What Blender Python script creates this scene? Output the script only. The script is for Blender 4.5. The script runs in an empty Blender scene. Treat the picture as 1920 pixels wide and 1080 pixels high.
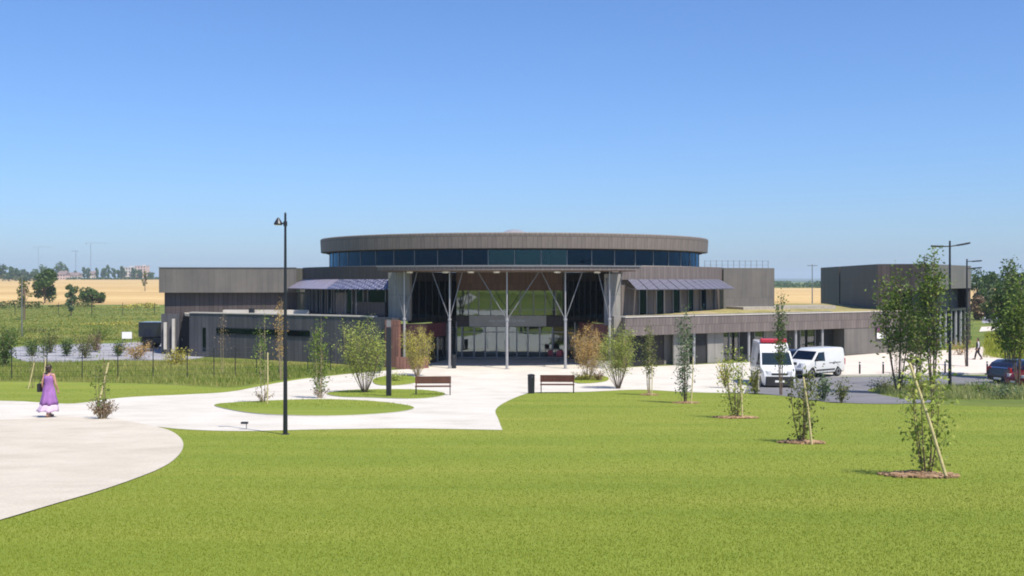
import bpy, bmesh, math, random
import numpy as np
from mathutils import Vector, Matrix

S = bpy.context.scene
COL = S.collection
RNG = random.Random(7)
R = math.radians

# ------------------------------------------------------------------ camera, sky, sun, exposure
EYE = 6.3                     # eye height over the forecourt; the lawn climbs a bank to the photographer
F = 2000.0                    # focal length in pixels of a 1920 px wide picture
HOR = 525.0                   # picture row of the horizon
cam_d = bpy.data.cameras.new("camera")
cam_d.sensor_width = 36.0
cam_d.lens = F / 1920 * 36.0
cam_d.shift_y = -(540 - HOR) / 1920
cam_d.clip_start = 0.1
cam_d.clip_end = 40000
cam = bpy.data.objects.new("camera", cam_d)
COL.objects.link(cam)
cam.location = (0, 0, EYE)
cam.rotation_euler = (R(90), 0, 0)
S.camera = cam

SUN_AZ, SUN_EL = R(142), R(57)          # clockwise from +Y: behind the camera, to the right
w = bpy.data.worlds.new("World")
S.world = w
w.use_nodes = True
wn = w.node_tree
sky = wn.nodes.new("ShaderNodeTexSky")
sky.sky_type = 'NISHITA'
sky.sun_disc = False
sky.sun_elevation = SUN_EL
sky.sun_rotation = SUN_AZ
sky.altitude = 0
sky.air_density = 1.0
sky.dust_density = 0.7
sky.ozone_density = 8.0
tint = wn.nodes.new("ShaderNodeMix")
tint.data_type = 'RGBA'
tint.blend_type = 'MULTIPLY'
tint.inputs[0].default_value = 1.0
tint.inputs[7].default_value = (0.80, 0.93, 1.14, 1)
bg = wn.nodes["Background"]
bg.inputs["Strength"].default_value = 0.106
wn.links.new(sky.outputs[0], tint.inputs[6])
wn.links.new(tint.outputs[2], bg.inputs["Color"])

sun_d = bpy.data.lights.new("sun", 'SUN')
sun_d.energy = 4.9
sun_d.angle = R(0.5)
sun_d.color = (1.0, 0.92, 0.79)
sun = bpy.data.objects.new("sun", sun_d)
COL.objects.link(sun)
sdir = Vector((math.sin(SUN_AZ) * math.cos(SUN_EL), math.cos(SUN_AZ) * math.cos(SUN_EL), math.sin(SUN_EL)))
sun.rotation_euler = sdir.to_track_quat('Z', 'Y').to_euler()
sun.location = sdir * 100

S.view_settings.view_transform = 'Standard'
S.view_settings.look = 'None'
S.view_settings.exposure = 0.45
S.view_settings.gamma = 1
S.view_settings.use_curve_mapping = False
S.render.engine = 'CYCLES'
S.cycles.use_denoising = True
S.cycles.max_bounces = 6
S.cycles.transparent_max_bounces = 12
S.cycles.filter_width = 1.9

# ------------------------------------------------------------------ terrain profile and picking
PROF = [(-60, 5.3), (-20, 5.05), (0, 4.75), (7, 4.2), (18.7, 3.0), (34, 1.9), (50, 0.78), (60, 0.2), (68, 0.0), (80, 0.0)]


def hermite_profile(pts):
    xs = np.array([p[0] for p in pts], float)
    ys = np.array([p[1] for p in pts], float)
    dl = np.diff(ys) / np.diff(xs)
    m = np.zeros(len(xs))
    for i in range(1, len(xs) - 1):
        m[i] = 0 if dl[i - 1] * dl[i] <= 0 else 2 * dl[i - 1] * dl[i] / (dl[i - 1] + dl[i])
    m[0] = dl[0]

    def f(x):
        if x >= xs[-1]:
            return 0.0
        x = max(x, xs[0])
        i = min(int(np.searchsorted(xs, x, side='right')) - 1, len(xs) - 2)
        hh = xs[i + 1] - xs[i]
        t = (x - xs[i]) / hh
        return (ys[i] * (1 + 2 * t) * (1 - t) ** 2 + hh * m[i] * t * (1 - t) ** 2
                + ys[i + 1] * t * t * (3 - 2 * t) + hh * m[i + 1] * t * t * (t - 1))
    return f


_f = hermite_profile(PROF)
YS = [-60, -40, -25, -15, -8] + [float(i) for i in range(-4, 81, 2)]
ZS = [_f(y) for y in YS]


def h(y):                                   # ground height, linear between the slices
    return float(np.interp(y, YS, ZS))


def depth_at(py):                           # distance at which the ground shows on picture row py
    lo, hi = 1.0, 30000.0
    k = (py - HOR) / F
    for _ in range(60):
        mid = (lo + hi) / 2
        if (EYE - h(mid)) / mid > k:
            lo = mid
        else:
            hi = mid
    return lo


def at(px, py):                             # ground point under a picture position
    d = depth_at(py)
    return Vector(((px - 960) / F * d, d, h(d)))


def X(px, d):
    return (px - 960) / F * d


def Z(py, d):
    return EYE - (py - HOR) * d / F


# ------------------------------------------------------------------ materials
def lin(r, g, b):
    def c(v):
        v /= 255.0
        return v / 12.92 if v <= 0.04045 else ((v + 0.055) / 1.055) ** 2.4
    return (c(r), c(g), c(b), 1.0)


class NT:
    """Small helper round a node tree."""
    def __init__(self, name):
        self.m = bpy.data.materials.new(name)
        self.m.use_nodes = True
        self.t = self.m.node_tree
        self.p = self.t.nodes["Principled BSDF"]
        self.out = self.t.nodes["Material Output"]

    def n(self, kind, **kw):
        nd = self.t.nodes.new("ShaderNode" + kind)
        for k, v in kw.items():
            setattr(nd, k, v)
        return nd

    def l(self, a, b):
        self.t.links.new(a, b)

    def ramp(self, fac, stops):
        r = self.n("ValToRGB")
        e = r.color_ramp.elements
        while len(e) < len(stops):
            e.new(0.5)
        for el, (pos, c) in zip(e, stops):
            el.position = pos
            el.color = c
        self.l(fac, r.inputs[0])
        return r.outputs[0]

    def noise(self, scale, vec=None, detail=4, rough=0.6, stretch=None):
        nz = self.n("TexNoise")
        nz.inputs["Scale"].default_value = scale
        nz.inputs["Detail"].default_value = detail
        nz.inputs["Roughness"].default_value = rough
        if vec is None:
            vec = self.n("TexCoord").outputs["Object"]
        if stretch:
            mp = self.n("Mapping")
            mp.inputs["Scale"].default_value = stretch
            self.l(vec, mp.inputs[0])
            vec = mp.outputs[0]
        self.l(vec, nz.inputs["Vector"])
        return nz.outputs[0]

    def mix(self, fac, a, b, blend='MIX'):
        mx = self.n("Mix", data_type='RGBA', blend_type=blend)
        for sock, v in ((mx.inputs[0], fac), (mx.inputs[6], a), (mx.inputs[7], b)):
            if isinstance(v, (float, int)):
                sock.default_value = v
            elif isinstance(v, tuple):
                sock.default_value = v
            else:
                self.l(v, sock)
        return mx.outputs[2]

    def bump(self, hgt, strength, dist=0.02):
        b = self.n("Bump")
        b.inputs["Strength"].default_value = strength
        b.inputs["Distance"].default_value = dist
        self.l(hgt, b.inputs["Height"])
        self.l(b.outputs[0], self.p.inputs["Normal"])


def scale_c(c, k):
    return (c[0] * k, c[1] * k, c[2] * k, 1.0)


def plain(name, c, rough=0.6, metal=0.0, var=0.12, nscale=3.0, spec=0.5, coat=0.0):
    k = NT(name)
    col = k.ramp(k.noise(nscale), [(0.3, scale_c(c, 1 - var)), (0.7, scale_c(c, 1 + var))])
    k.l(col, k.p.inputs["Base Color"])
    k.p.inputs["Roughness"].default_value = rough
    k.p.inputs["Metallic"].default_value = metal
    k.p.inputs["Specular IOR Level"].default_value = spec
    k.p.inputs["Coat Weight"].default_value = coat
    return k.m


def cladding(name, c1, c2, width=0.35, height=2.4, seam=(0.02, 0.02, 0.02, 1), rough=0.55, streak=0.3, mort=0.018):
    """Upright boards or trays with thin dark seams, in metres on the wall (UV)."""
    k = NT(name)
    uv = k.n("TexCoord").outputs["UV"]
    sw = k.n("Mapping")
    k.l(uv, sw.inputs[0])
    b = k.n("TexBrick", offset=0.37, offset_frequency=2)
    k.l(sw.outputs[0], b.inputs["Vector"])
    b.inputs["Color1"].default_value = c1
    b.inputs["Color2"].default_value = c2
    b.inputs["Mortar"].default_value = seam
    b.inputs["Scale"].default_value = 1.0
    b.inputs["Mortar Size"].default_value = mort
    b.inputs["Mortar Smooth"].default_value = 0.2
    b.inputs["Bias"].default_value = 0.0
    b.inputs["Brick Width"].default_value = width
    b.inputs["Row Height"].default_value = height
    st = k.noise(1.0, uv, 5, 0.65, (3.0, 0.25, 1.0))
    dirt = k.ramp(st, [(0.3, (1 - streak, 1 - streak, 1 - streak, 1)), (0.7, (1.12, 1.1, 1.08, 1))])
    big = k.ramp(k.noise(0.35, uv, 5, 0.7), [(0.3, (0.86, 0.86, 0.87, 1)), (0.7, (1.12, 1.11, 1.08, 1))])
    col = k.mix(1.0, k.mix(1.0, b.outputs["Color"], dirt, 'MULTIPLY'), big, 'MULTIPLY')
    k.l(col, k.p.inputs["Base Color"])
    k.p.inputs["Roughness"].default_value = rough
    k.bump(b.outputs["Fac"], -0.5, 0.02)
    return k.m


def glass(name, tint, ior=2.0, rough=0.02, mirror=(0.9, 0.95, 1.0, 1)):
    """Window glass: Fresnel mirror over tinted see-through."""
    k = NT(name)
    fr = k.n("Fresnel")
    fr.inputs["IOR"].default_value = ior
    wob = k.noise(0.8, None, 2)
    b = k.n("Bump")
    b.inputs["Strength"].default_value = 0.06
    b.inputs["Distance"].default_value = 0.05
    k.l(wob, b.inputs["Height"])
    gl = k.n("BsdfGlossy")
    gl.inputs["Roughness"].default_value = rough
    gl.inputs["Color"].default_value = mirror
    k.l(b.outputs[0], gl.inputs["Normal"])
    tr = k.n("BsdfTransparent")
    tr.inputs["Color"].default_value = tint
    mx = k.n("MixShader")
    k.l(fr.outputs[0], mx.inputs[0])
    k.l(tr.outputs[0], mx.inputs[1])
    k.l(gl.outputs[0], mx.inputs[2])
    k.l(mx.outputs[0], k.out.inputs["Surface"])
    return k.m


def leafy(name, dark, mid, light, translucency=0.3, patch=1.3):
    k = NT(name)
    g = k.n("NewGeometry")
    n2 = k.noise(patch, None, 4, 0.6, (0.45, 1.3, 1) if patch < 1 else None)
    ad = k.n("Math", operation='MULTIPLY_ADD')
    k.l(n2, ad.inputs[0])
    ad.inputs[1].default_value = 0.7 if patch >= 0.15 else 1.7
    sb = k.n("Math", operation='MULTIPLY')
    k.l(g.outputs["Random Per Island"], sb.inputs[0])
    sb.inputs[1].default_value = 0.65
    sub = k.n("Math", operation='SUBTRACT')
    k.l(sb.outputs[0], sub.inputs[0])
    sub.inputs[1].default_value = 0.0 if patch >= 0.15 else 0.45
    k.l(sub.outputs[0], ad.inputs[2])
    col = k.ramp(ad.outputs[0], [(0.25, dark), (0.65, mid), (1.0, light)])
    k.l(col, k.p.inputs["Base Color"])
    k.p.inputs["Roughness"].default_value = 0.5
    k.p.inputs["Specular IOR Level"].default_value = 0.3
    tl = k.n("BsdfTranslucent")
    k.l(col, tl.inputs["Color"])
    mx = k.n("MixShader")
    mx.inputs[0].default_value = translucency
    k.l(k.p.outputs[0], mx.inputs[1])
    k.l(tl.outputs[0], mx.inputs[2])
    k.l(mx.outputs[0], k.out.inputs["Surface"])
    return k.m


def ground_mat(name, stops, scale, fine=25.0, fine_amt=0.25, rough=0.9, stretch=None, bump=0.3):
    """Ground cover: broad patches times a fine grain."""
    k = NT(name)
    broad = k.ramp(k.noise(scale, None, 6, 0.65, stretch), stops)
    fn = k.ramp(k.noise(fine, None, 6, 0.75), [(0.3, (1 - fine_amt,) * 3 + (1,)), (0.7, (1 + fine_amt,) * 3 + (1,))])
    col = k.mix(1.0, broad, fn, 'MULTIPLY')
    k.l(col, k.p.inputs["Base Color"])
    k.p.inputs["Roughness"].default_value = rough
    k.p.inputs["Specular IOR Level"].default_value = 0.2
    if bump:
        k.bump(k.noise(fine * 1.7, None, 4), bump, 0.02)
    return k.m


M = {}
M['lawn'] = ground_mat("lawn_turf", [(0.28, (0.15, 0.205, 0.024, 1)), (0.5, (0.195, 0.24, 0.032, 1)), (0.74, (0.25, 0.265, 0.045, 1))], 0.22, 30, 0.2, stretch=(0.35, 1.6, 1))
M['meadow'] = ground_mat("rough_meadow", [(0.3, (0.075, 0.12, 0.02, 1)), (0.5, (0.13, 0.165, 0.03, 1)), (0.72, (0.215, 0.2, 0.06, 1))], 0.06, 1.5, 0.3, stretch=(0.5, 1.4, 1))
M['path'] = ground_mat("pale_path_gravel", [(0.25, (0.46, 0.425, 0.37, 1)), (0.5, (0.56, 0.53, 0.475, 1)), (0.75, (0.62, 0.59, 0.535, 1))], 0.45, 22, 0.13, bump=0.25)
M['circle'] = ground_mat("beige_sand", [(0.25, (0.42, 0.375, 0.305, 1)), (0.5, (0.50, 0.455, 0.38, 1)), (0.75, (0.56, 0.515, 0.435, 1))], 0.6, 28, 0.2, bump=0.25)
M['pavement'] = ground_mat("pinkish_concrete", [(0.3, (0.56, 0.49, 0.43, 1)), (0.7, (0.64, 0.57, 0.50, 1))], 0.4, 14, 0.08, bump=0.1)
M['yard'] = ground_mat("grey_hard_standing", [(0.3, (0.22, 0.22, 0.25, 1)), (0.7, (0.37, 0.37, 0.40, 1))], 0.5, 6, 0.2, bump=0.1)
M['asphalt'] = ground_mat("worn_asphalt", [(0.3, (0.14, 0.14, 0.15, 1)), (0.7, (0.20, 0.20, 0.215, 1))], 0.5, 18, 0.12, bump=0.15)
M['kerb'] = ground_mat("kerb_stone", [(0.3, (0.4, 0.39, 0.37, 1)), (0.7, (0.5, 0.49, 0.46, 1))], 1.0, 12, 0.1, bump=0.1)
M['wheat'] = ground_mat("ripe_wheat", [(0.28, (0.39, 0.26, 0.10, 1)), (0.5, (0.51, 0.355, 0.15, 1)), (0.72, (0.58, 0.43, 0.20, 1))], 0.012, 0.25, 0.12, stretch=(0.25, 1.6, 1), bump=0)
M['mulch'] = ground_mat("terracotta_mulch", [(0.3, (0.21, 0.125, 0.07, 1)), (0.7, (0.43, 0.29, 0.18, 1))], 6, 40, 0.4, bump=0.8)
M['hill'] = ground_mat("far_woodland", [(0.3, (0.03, 0.06, 0.03, 1)), (0.7, (0.07, 0.10, 0.04, 1))], 0.01, 0.05, 0.3, bump=0)

M['clad_light'] = cladding("grey_zinc_cladding", (0.122, 0.114, 0.106, 1), (0.138, 0.129, 0.119, 1), 0.45, 2.4, (0.10, 0.097, 0.093, 1), 0.5, 0.12)
M['clad_drum'] = cladding("brown_grey_boards", (0.142, 0.122, 0.108, 1), (0.186, 0.160, 0.141, 1), 0.32, 1.6, (0.06, 0.05, 0.043, 1), 0.6, 0.2)
M['clad_wall'] = cladding("slate_boards", (0.062, 0.062, 0.072, 1), (0.09, 0.09, 0.102, 1), 0.4, 4.0, (0.035, 0.035, 0.038, 1), 0.55, 0.3)
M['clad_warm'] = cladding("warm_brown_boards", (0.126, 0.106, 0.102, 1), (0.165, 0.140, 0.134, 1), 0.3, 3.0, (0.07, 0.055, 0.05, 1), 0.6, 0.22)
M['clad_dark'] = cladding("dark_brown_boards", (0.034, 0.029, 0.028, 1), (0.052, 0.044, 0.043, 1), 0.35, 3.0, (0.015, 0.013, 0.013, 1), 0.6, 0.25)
M['clad_umber'] = cladding("umber_boards", (0.058, 0.046, 0.047, 1), (0.08, 0.065, 0.065, 1), 0.4, 3.0, (0.022, 0.018, 0.018, 1), 0.6, 0.25)  # umber brown boards, deeper in tone than the warm brown ones
M['concrete'] = cladding("concrete_panels", (0.23, 0.225, 0.215, 1), (0.27, 0.265, 0.25, 1), 1.2, 2.6, (0.13, 0.13, 0.125, 1), 0.75, 0.3)
M['maroon'] = cladding("maroon_panels", (0.105, 0.028, 0.034, 1), (0.15, 0.042, 0.05, 1), 0.6, 2.0, (0.03, 0.01, 0.012, 1), 0.5, 0.2)
M['rust'] = cladding("red_brown_boards", (0.19, 0.09, 0.07, 1), (0.24, 0.12, 0.095, 1), 0.25, 3.0, (0.07, 0.03, 0.025, 1), 0.6, 0.25)
M['soffit'] = cladding("timber_soffit", (0.13, 0.075, 0.05, 1), (0.18, 0.10, 0.065, 1), 0.15, 3.0, (0.05, 0.03, 0.02, 1), 0.6, 0.2, 0.008)
M['roofing'] = plain("gravel_roofing", (0.33, 0.30, 0.26, 1), 0.9, nscale=6, var=0.25)
M['coping'] = plain("pale_coping", (0.5, 0.47, 0.42, 1), 0.7, nscale=2, var=0.1)
M['sedum'] = ground_mat("sedum_roof", [(0.3, (0.16, 0.15, 0.05, 1)), (0.48, (0.29, 0.255, 0.10, 1)), (0.62, (0.33, 0.27, 0.16, 1)), (0.75, (0.22, 0.17, 0.11, 1))], 0.3, 4, 0.35)
M['steel'] = plain("pale_steel", (0.34, 0.34, 0.355, 1), 0.4, 0.3, nscale=2, var=0.06)
M['alu'] = plain("grey_aluminium", (0.22, 0.22, 0.23, 1), 0.4, 0.5, nscale=2, var=0.08)
M['black_metal'] = plain("dark_painted_metal", (0.016, 0.019, 0.026, 1), 0.4, 0.2, nscale=2, var=0.15)
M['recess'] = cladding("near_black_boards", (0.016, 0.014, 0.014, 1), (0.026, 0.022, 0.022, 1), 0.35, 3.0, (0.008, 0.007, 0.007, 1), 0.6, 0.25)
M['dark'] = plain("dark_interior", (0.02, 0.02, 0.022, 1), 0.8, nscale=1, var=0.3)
M['inner'] = plain("interior_plaster", (0.35, 0.36, 0.34, 1), 0.8, nscale=0.6, var=0.4)
M['curtain'] = cladding("interior_blinds", (0.3, 0.34, 0.33, 1), (0.5, 0.5, 0.5, 1), 0.5, 6.0, (0.1, 0.12, 0.12, 1), 0.8, 0.3)
M['white_lamp'] = plain("white_diffuser", (0.8, 0.8, 0.78, 1), 0.4, nscale=2, var=0.03)
M['lettering'] = plain("white_lettering", (0.75, 0.75, 0.75, 1), 0.5, nscale=2, var=0.04)
M['glass_dark'] = glass("tinted_glass", (0.05, 0.10, 0.15, 1), 1.6, 0.02, (0.22, 0.48, 0.80, 1))
M['glass_teal'] = glass("teal_glass", (0.28, 0.5, 0.52, 1), 1.7, 0.02, (0.4, 0.75, 0.9, 1))
M['glass_clear'] = glass("entrance_glass", (0.55, 0.68, 0.68, 1), 2.3)
M['glass_car'] = glass("vehicle_glass", (0.12, 0.16, 0.17, 1), 1.7)


def pv_mat(name, cell, gap, rough):
    k = NT(name)
    uv = k.n("TexCoord").outputs["UV"]
    b = k.n("TexBrick", offset=0.5)
    k.l(uv, b.inputs["Vector"])
    b.inputs["Color1"].default_value = cell
    b.inputs["Color2"].default_value = scale_c(cell, 1.25)
    b.inputs["Mortar"].default_value = gap
    b.inputs["Scale"].default_value = 1.0
    b.inputs["Mortar Size"].default_value = 0.05
    b.inputs["Brick Width"].default_value = 0.42
    b.inputs["Row Height"].default_value = 0.3
    k.l(b.outputs[0], k.p.inputs["Base Color"])
    k.p.inputs["Roughness"].default_value = rough
    return k.m


M['pv'] = pv_mat("blue_cell_glass", (0.030, 0.033, 0.085, 1), (0.22, 0.23, 0.31, 1), 0.3)
M['pv_grey'] = pv_mat("grey_blue_cell_glass", (0.08, 0.079, 0.115, 1), (0.13, 0.129, 0.165, 1), 0.6)
M['pv_pale'] = pv_mat("lavender_cell_glass", (0.19, 0.175, 0.235, 1), (0.235, 0.22, 0.285, 1), 0.4)

M['wood_red'] = cladding("varnished_red_timber", (0.13, 0.03, 0.018, 1), (0.17, 0.045, 0.025, 1), 2.0, 0.05, (0.05, 0.015, 0.01, 1), 0.45, 0.2)
M['wood_brown'] = cladding("varnished_brown_timber", (0.17, 0.07, 0.035, 1), (0.22, 0.09, 0.045, 1), 2.0, 0.05, (0.06, 0.02, 0.012, 1), 0.45, 0.2)
M['stake'] = plain("pale_peeled_stake", (0.50, 0.42, 0.22, 1), 0.8, nscale=8, var=0.2)
M['bark'] = plain("grey_brown_bark", (0.14, 0.10, 0.07, 1), 0.9, nscale=12, var=0.3)
M['bark_pale'] = plain("straw_stems", (0.30, 0.24, 0.15, 1), 0.9, nscale=12, var=0.25)
M['leaf_green'] = leafy("fresh_green_leaves", *[scale_c(c, 1.45) for c in ((0.035, 0.07, 0.012, 1), (0.085, 0.135, 0.022, 1), (0.16, 0.20, 0.04, 1))])
M['leaf_deep'] = leafy("deep_green_leaves", *[scale_c(c, 1.45) for c in ((0.018, 0.042, 0.012, 1), (0.045, 0.085, 0.02, 1), (0.10, 0.145, 0.035, 1))])
M['leaf_olive'] = leafy("olive_leaves", *[scale_c(c, 1.45) for c in ((0.035, 0.05, 0.015, 1), (0.085, 0.105, 0.028, 1), (0.17, 0.17, 0.055, 1))])
M['leaf_willow'] = leafy("willow_leaves", *[scale_c(c, 2.17) for c in ((0.055, 0.085, 0.018, 1), (0.125, 0.155, 0.03, 1), (0.22, 0.23, 0.06, 1))])
M['leaf_yellow'] = leafy("yellowish_leaves", *[scale_c(c, 2.1) for c in ((0.10, 0.085, 0.015, 1), (0.20, 0.18, 0.03, 1), (0.30, 0.27, 0.07, 1))])
M['leaf_orange'] = leafy("rusty_leaves", *[scale_c(c, 2.03) for c in ((0.12, 0.075, 0.022, 1), (0.22, 0.135, 0.04, 1), (0.27, 0.20, 0.07, 1))])
M['leaf_dry'] = leafy("dry_brown_leaves", (0.10, 0.065, 0.035, 1), (0.2, 0.135, 0.08, 1), (0.32, 0.24, 0.15, 1))
M['leaf_teal'] = leafy("grey_green_leaves", *[scale_c(c, 1.45) for c in ((0.03, 0.06, 0.03, 1), (0.075, 0.115, 0.06, 1), (0.15, 0.19, 0.10, 1))])
M['blade'] = leafy("mown_blades", (0.19, 0.25, 0.026, 1), (0.265, 0.32, 0.036, 1), (0.34, 0.36, 0.058, 1), 0.4, 0.22)
M['blade_rough'] = leafy("rough_blades", (0.085, 0.135, 0.015, 1), (0.20, 0.235, 0.03, 1), (0.40, 0.34, 0.10, 1), 0.3, 0.10)
M['blade_bank'] = leafy("bright_bank_blades", (0.20, 0.25, 0.02, 1), (0.30, 0.33, 0.03, 1), (0.42, 0.40, 0.07, 1), 0.3, 0.15)  # brighter yellow-green than the meadow and field blades
M['blade_meadow'] = leafy("soft_meadow_blades", (0.11, 0.18, 0.025, 1), (0.21, 0.27, 0.045, 1), (0.40, 0.37, 0.12, 1), 0.35, 0.12)
M['blade_verge'] = leafy("verge_blades", (0.14, 0.20, 0.05, 1), (0.26, 0.29, 0.09, 1), (0.42, 0.41, 0.2, 1), 0.3)

# ------------------------------------------------------------------ mesh helpers
class MB:
    """Collects faces and links them as ONE mesh object with wall-metre UVs."""
    def __init__(self):
        self.v, self.f, self.mi = [], [], []

    def add(self, verts, faces, mi=0):
        o = len(self.v)
        self.v.extend([tuple(p) for p in verts])
        for f in faces:
            self.f.append(tuple(o + i for i in f))
            self.mi.append(mi)
        return self

    def box(self, c, s, rz=0.0, mi=0, mat=None):
        hx, hy, hz = s[0] / 2, s[1] / 2, s[2] / 2
        m = Matrix.Translation(c) @ (mat if mat else Matrix.Rotation(rz, 4, 'Z'))
        vs = [m @ Vector((x, y, z)) for z in (-hz, hz) for x, y in ((-hx, -hy), (hx, -hy), (hx, hy), (-hx, hy))]
        return self.add(vs, [(3, 2, 1, 0), (4, 5, 6, 7), (0, 1, 5, 4), (1, 2, 6, 5), (2, 3, 7, 6), (3, 0, 4, 7)], mi)

    def bar(self, a, b, wd, ht, mi=0):
        """Box between two points, wd wide sideways and ht high."""
        a, b = Vector(a), Vector(b)
        d = (b - a)
        L = d.length
        q = d.to_track_quat('X', 'Z').to_matrix().to_4x4()
        return self.box((a + b) / 2, (L, wd, ht), mi=mi, mat=q)

    def prism(self, poly, z0, z1, mi=0):
        n = len(poly)
        ar = sum(poly[i][0] * poly[(i + 1) % n][1] - poly[(i + 1) % n][0] * poly[i][1] for i in range(n))
        if ar < 0:
            poly = list(reversed(poly))
        zs0 = z0 if isinstance(z0, (list, tuple)) else [z0] * n
        zs1 = z1 if isinstance(z1, (list, tuple)) else [z1] * n
        vs = [(p[0], p[1], zs0[i]) for i, p in enumerate(poly)] + [(p[0], p[1], zs1[i]) for i, p in enumerate(poly)]
        fs = [tuple(reversed(range(n))), tuple(range(n, 2 * n))]
        fs += [(i, (i + 1) % n, n + (i + 1) % n, n + i) for i in range(n)]
        return self.add(vs, fs, mi)

    def wall(self, line, z0, z1, th, mi=0):
        """Upright slab along a polyline; th > 0 thickens to the left of its direction (away from the viewer for left-to-right lines)."""
        ps = [Vector((p[0], p[1])) for p in line]
        ns = []
        for i in range(len(ps)):
            a = ps[max(i - 1, 0)]
            b = ps[min(i + 1, len(ps) - 1)]
            t = (b - a).normalized()
            ns.append(Vector((-t.y, t.x)))
        back = [p + n * th for p, n in zip(ps, ns)]
        n = len(ps)
        vs = []
        for p in ps:
            vs.append((p.x, p.y, z0))
        for p in ps:
            vs.append((p.x, p.y, z1))
        for p in back:
            vs.append((p.x, p.y, z0))
        for p in back:
            vs.append((p.x, p.y, z1))
        fs = []
        for i in range(n - 1):
            fs += [(i, i + 1, n + i + 1, n + i), (2 * n + i + 1, 2 * n + i, 3 * n + i, 3 * n + i + 1),
                   (n + i, n + i + 1, 3 * n + i + 1, 3 * n + i), (i + 1, i, 2 * n + i, 2 * n + i + 1)]
        fs += [(0, n, 3 * n, 2 * n), (n - 1, 3 * n - 1, 4 * n - 1, 2 * n - 1)]
        return self.add(vs, fs, mi)

    def tube(self, pts, rad, n=8, mi=0, cap=True):
        pts = [Vector(p) for p in pts]
        if not isinstance(rad, (list, tuple)):
            rad = [rad] * len(pts)
        o = []
        up = Vector((0.31, 0.95, 0.05)).normalized()
        for i, p in enumerate(pts):
            t = (pts[min(i + 1, len(pts) - 1)] - pts[max(i - 1, 0)]).normalized()
            u = t.cross(up)
            if u.length < 1e-3:
                u = t.cross(Vector((1, 0, 0)))
            u.normalize()
            v = t.cross(u)
            for k in range(n):
                a = 2 * math.pi * k / n
                o.append(p + (u * math.cos(a) + v * math.sin(a)) * rad[i])
        fs = []
        for i in range(len(pts) - 1):
            for k in range(n):
                a, b = i * n + k, i * n + (k + 1) % n
                fs.append((a, b, b + n, a + n))
        if cap:
            fs.append(tuple(reversed(range(n))))
            fs.append(tuple(range((len(pts) - 1) * n, len(pts) * n)))
        return self.add(o, fs, mi)

    def ball(self, c, r, nu=12, nv=8, mi=0):
        c = Vector(c)
        r = Vector(r) if not isinstance(r, (int, float)) else Vector((r, r, r))
        vs = [c + Vector((0, 0, r.z))]
        for j in range(1, nv):
            th = math.pi * j / nv
            for i in range(nu):
                ph = 2 * math.pi * i / nu
                vs.append(c + Vector((r.x * math.sin(th) * math.cos(ph), r.y * math.sin(th) * math.sin(ph), r.z * math.cos(th))))
        vs.append(c - Vector((0, 0, r.z)))
        fs = [(0, 1 + i, 1 + (i + 1) % nu) for i in range(nu)]
        for j in range(nv - 2):
            for i in range(nu):
                a, b = 1 + j * nu + i, 1 + j * nu + (i + 1) % nu
                fs.append((a, a + nu, b + nu, b))
        last = len(vs) - 1
        o = 1 + (nv - 2) * nu
        fs += [(last, o + (i + 1) % nu, o + i) for i in range(nu)]
        return self.add(vs, fs, mi)

    def lathe(self, c, prof, n=16, mi=0, axis='Z'):
        """prof = [(radius, height)]; axis Z or Y."""
        c = Vector(c)
        vs = []
        for r, z in prof:
            for k in range(n):
                a = 2 * math.pi * k / n
                if axis == 'Z':
                    vs.append(c + Vector((r * math.cos(a), r * math.sin(a), z)))
                else:
                    vs.append(c + Vector((r * math.cos(a), z, -r * math.sin(a))))
        fs = []
        for i in range(len(prof) - 1):
            for k in range(n):
                a, b = i * n + k, i * n + (k + 1) % n
                fs.append((a, b, b + n, a + n))
        fs.append(tuple(reversed(range(n))))
        fs.append(tuple(range((len(prof) - 1) * n, len(prof) * n)))
        return self.add(vs, fs, mi)

    def build(self, name, mats, parent=None, off=(0, 0, 0), smooth=False, bevel=0.0, label=None):
        if not isinstance(mats, (list, tuple)):
            mats = [mats]
        me = bpy.data.meshes.new(name)
        ox, oy, oz = off
        vs = [(x - ox, y - oy, z - oz) for x, y, z in self.v]
        me.from_pydata(vs, [], self.f)
        for m in mats:
            me.materials.append(m)
        me.polygons.foreach_set("material_index", self.mi)
        if smooth:
            me.polygons.foreach_set("use_smooth", [True] * len(me.polygons))
        uvl = me.uv_layers.new(name="UVMap")
        for p in me.polygons:
            nn = p.normal
            if abs(nn.z) < 0.75:
                t = Vector((-nn.y, nn.x, 0)).normalized()
                for li in p.loop_indices:
                    co = me.vertices[me.loops[li].vertex_index].co
                    uvl.data[li].uv = (co.x * t.x + co.y * t.y, co.z)
            else:
                for li in p.loop_indices:
                    co = me.vertices[me.loops[li].vertex_index].co
                    uvl.data[li].uv = (co.x, co.y)
        me.update()
        o = bpy.data.objects.new(name, me)
        COL.objects.link(o)
        if parent:
            o.parent = parent
        if bevel:
            b = o.modifiers.new("bevel", 'BEVEL')
            b.width = bevel
            b.segments = 2
            b.limit_method = 'ANGLE'
            b.angle_limit = R(40)
        if label:
            o["label"] = label
        return o


def tag(o, label=None, cat=None, group=None, kind=None):
    if label:
        o["label"] = label
    if cat:
        o["category"] = cat
    if group:
        o["group"] = group
    if kind:
        o["kind"] = kind
    return o


def empty(name, loc=(0, 0, 0), rz=0.0):
    o = bpy.data.objects.new(name, None)
    o.empty_display_size = 0.3
    o.location = loc
    o.rotation_euler = (0, 0, rz)
    COL.objects.link(o)
    return o


def thing(name, label, cat, loc=(0, 0, 0), rz=0.0, group=None):
    return tag(empty(name, loc, rz), label, cat, group)


def copy_tree(o, parent=None):
    c = o.copy()
    COL.objects.link(c)
    if parent:
        c.parent = parent
    for ch in [q for q in COL.objects if q.parent == o]:
        copy_tree(ch, c)
    return c


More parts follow.
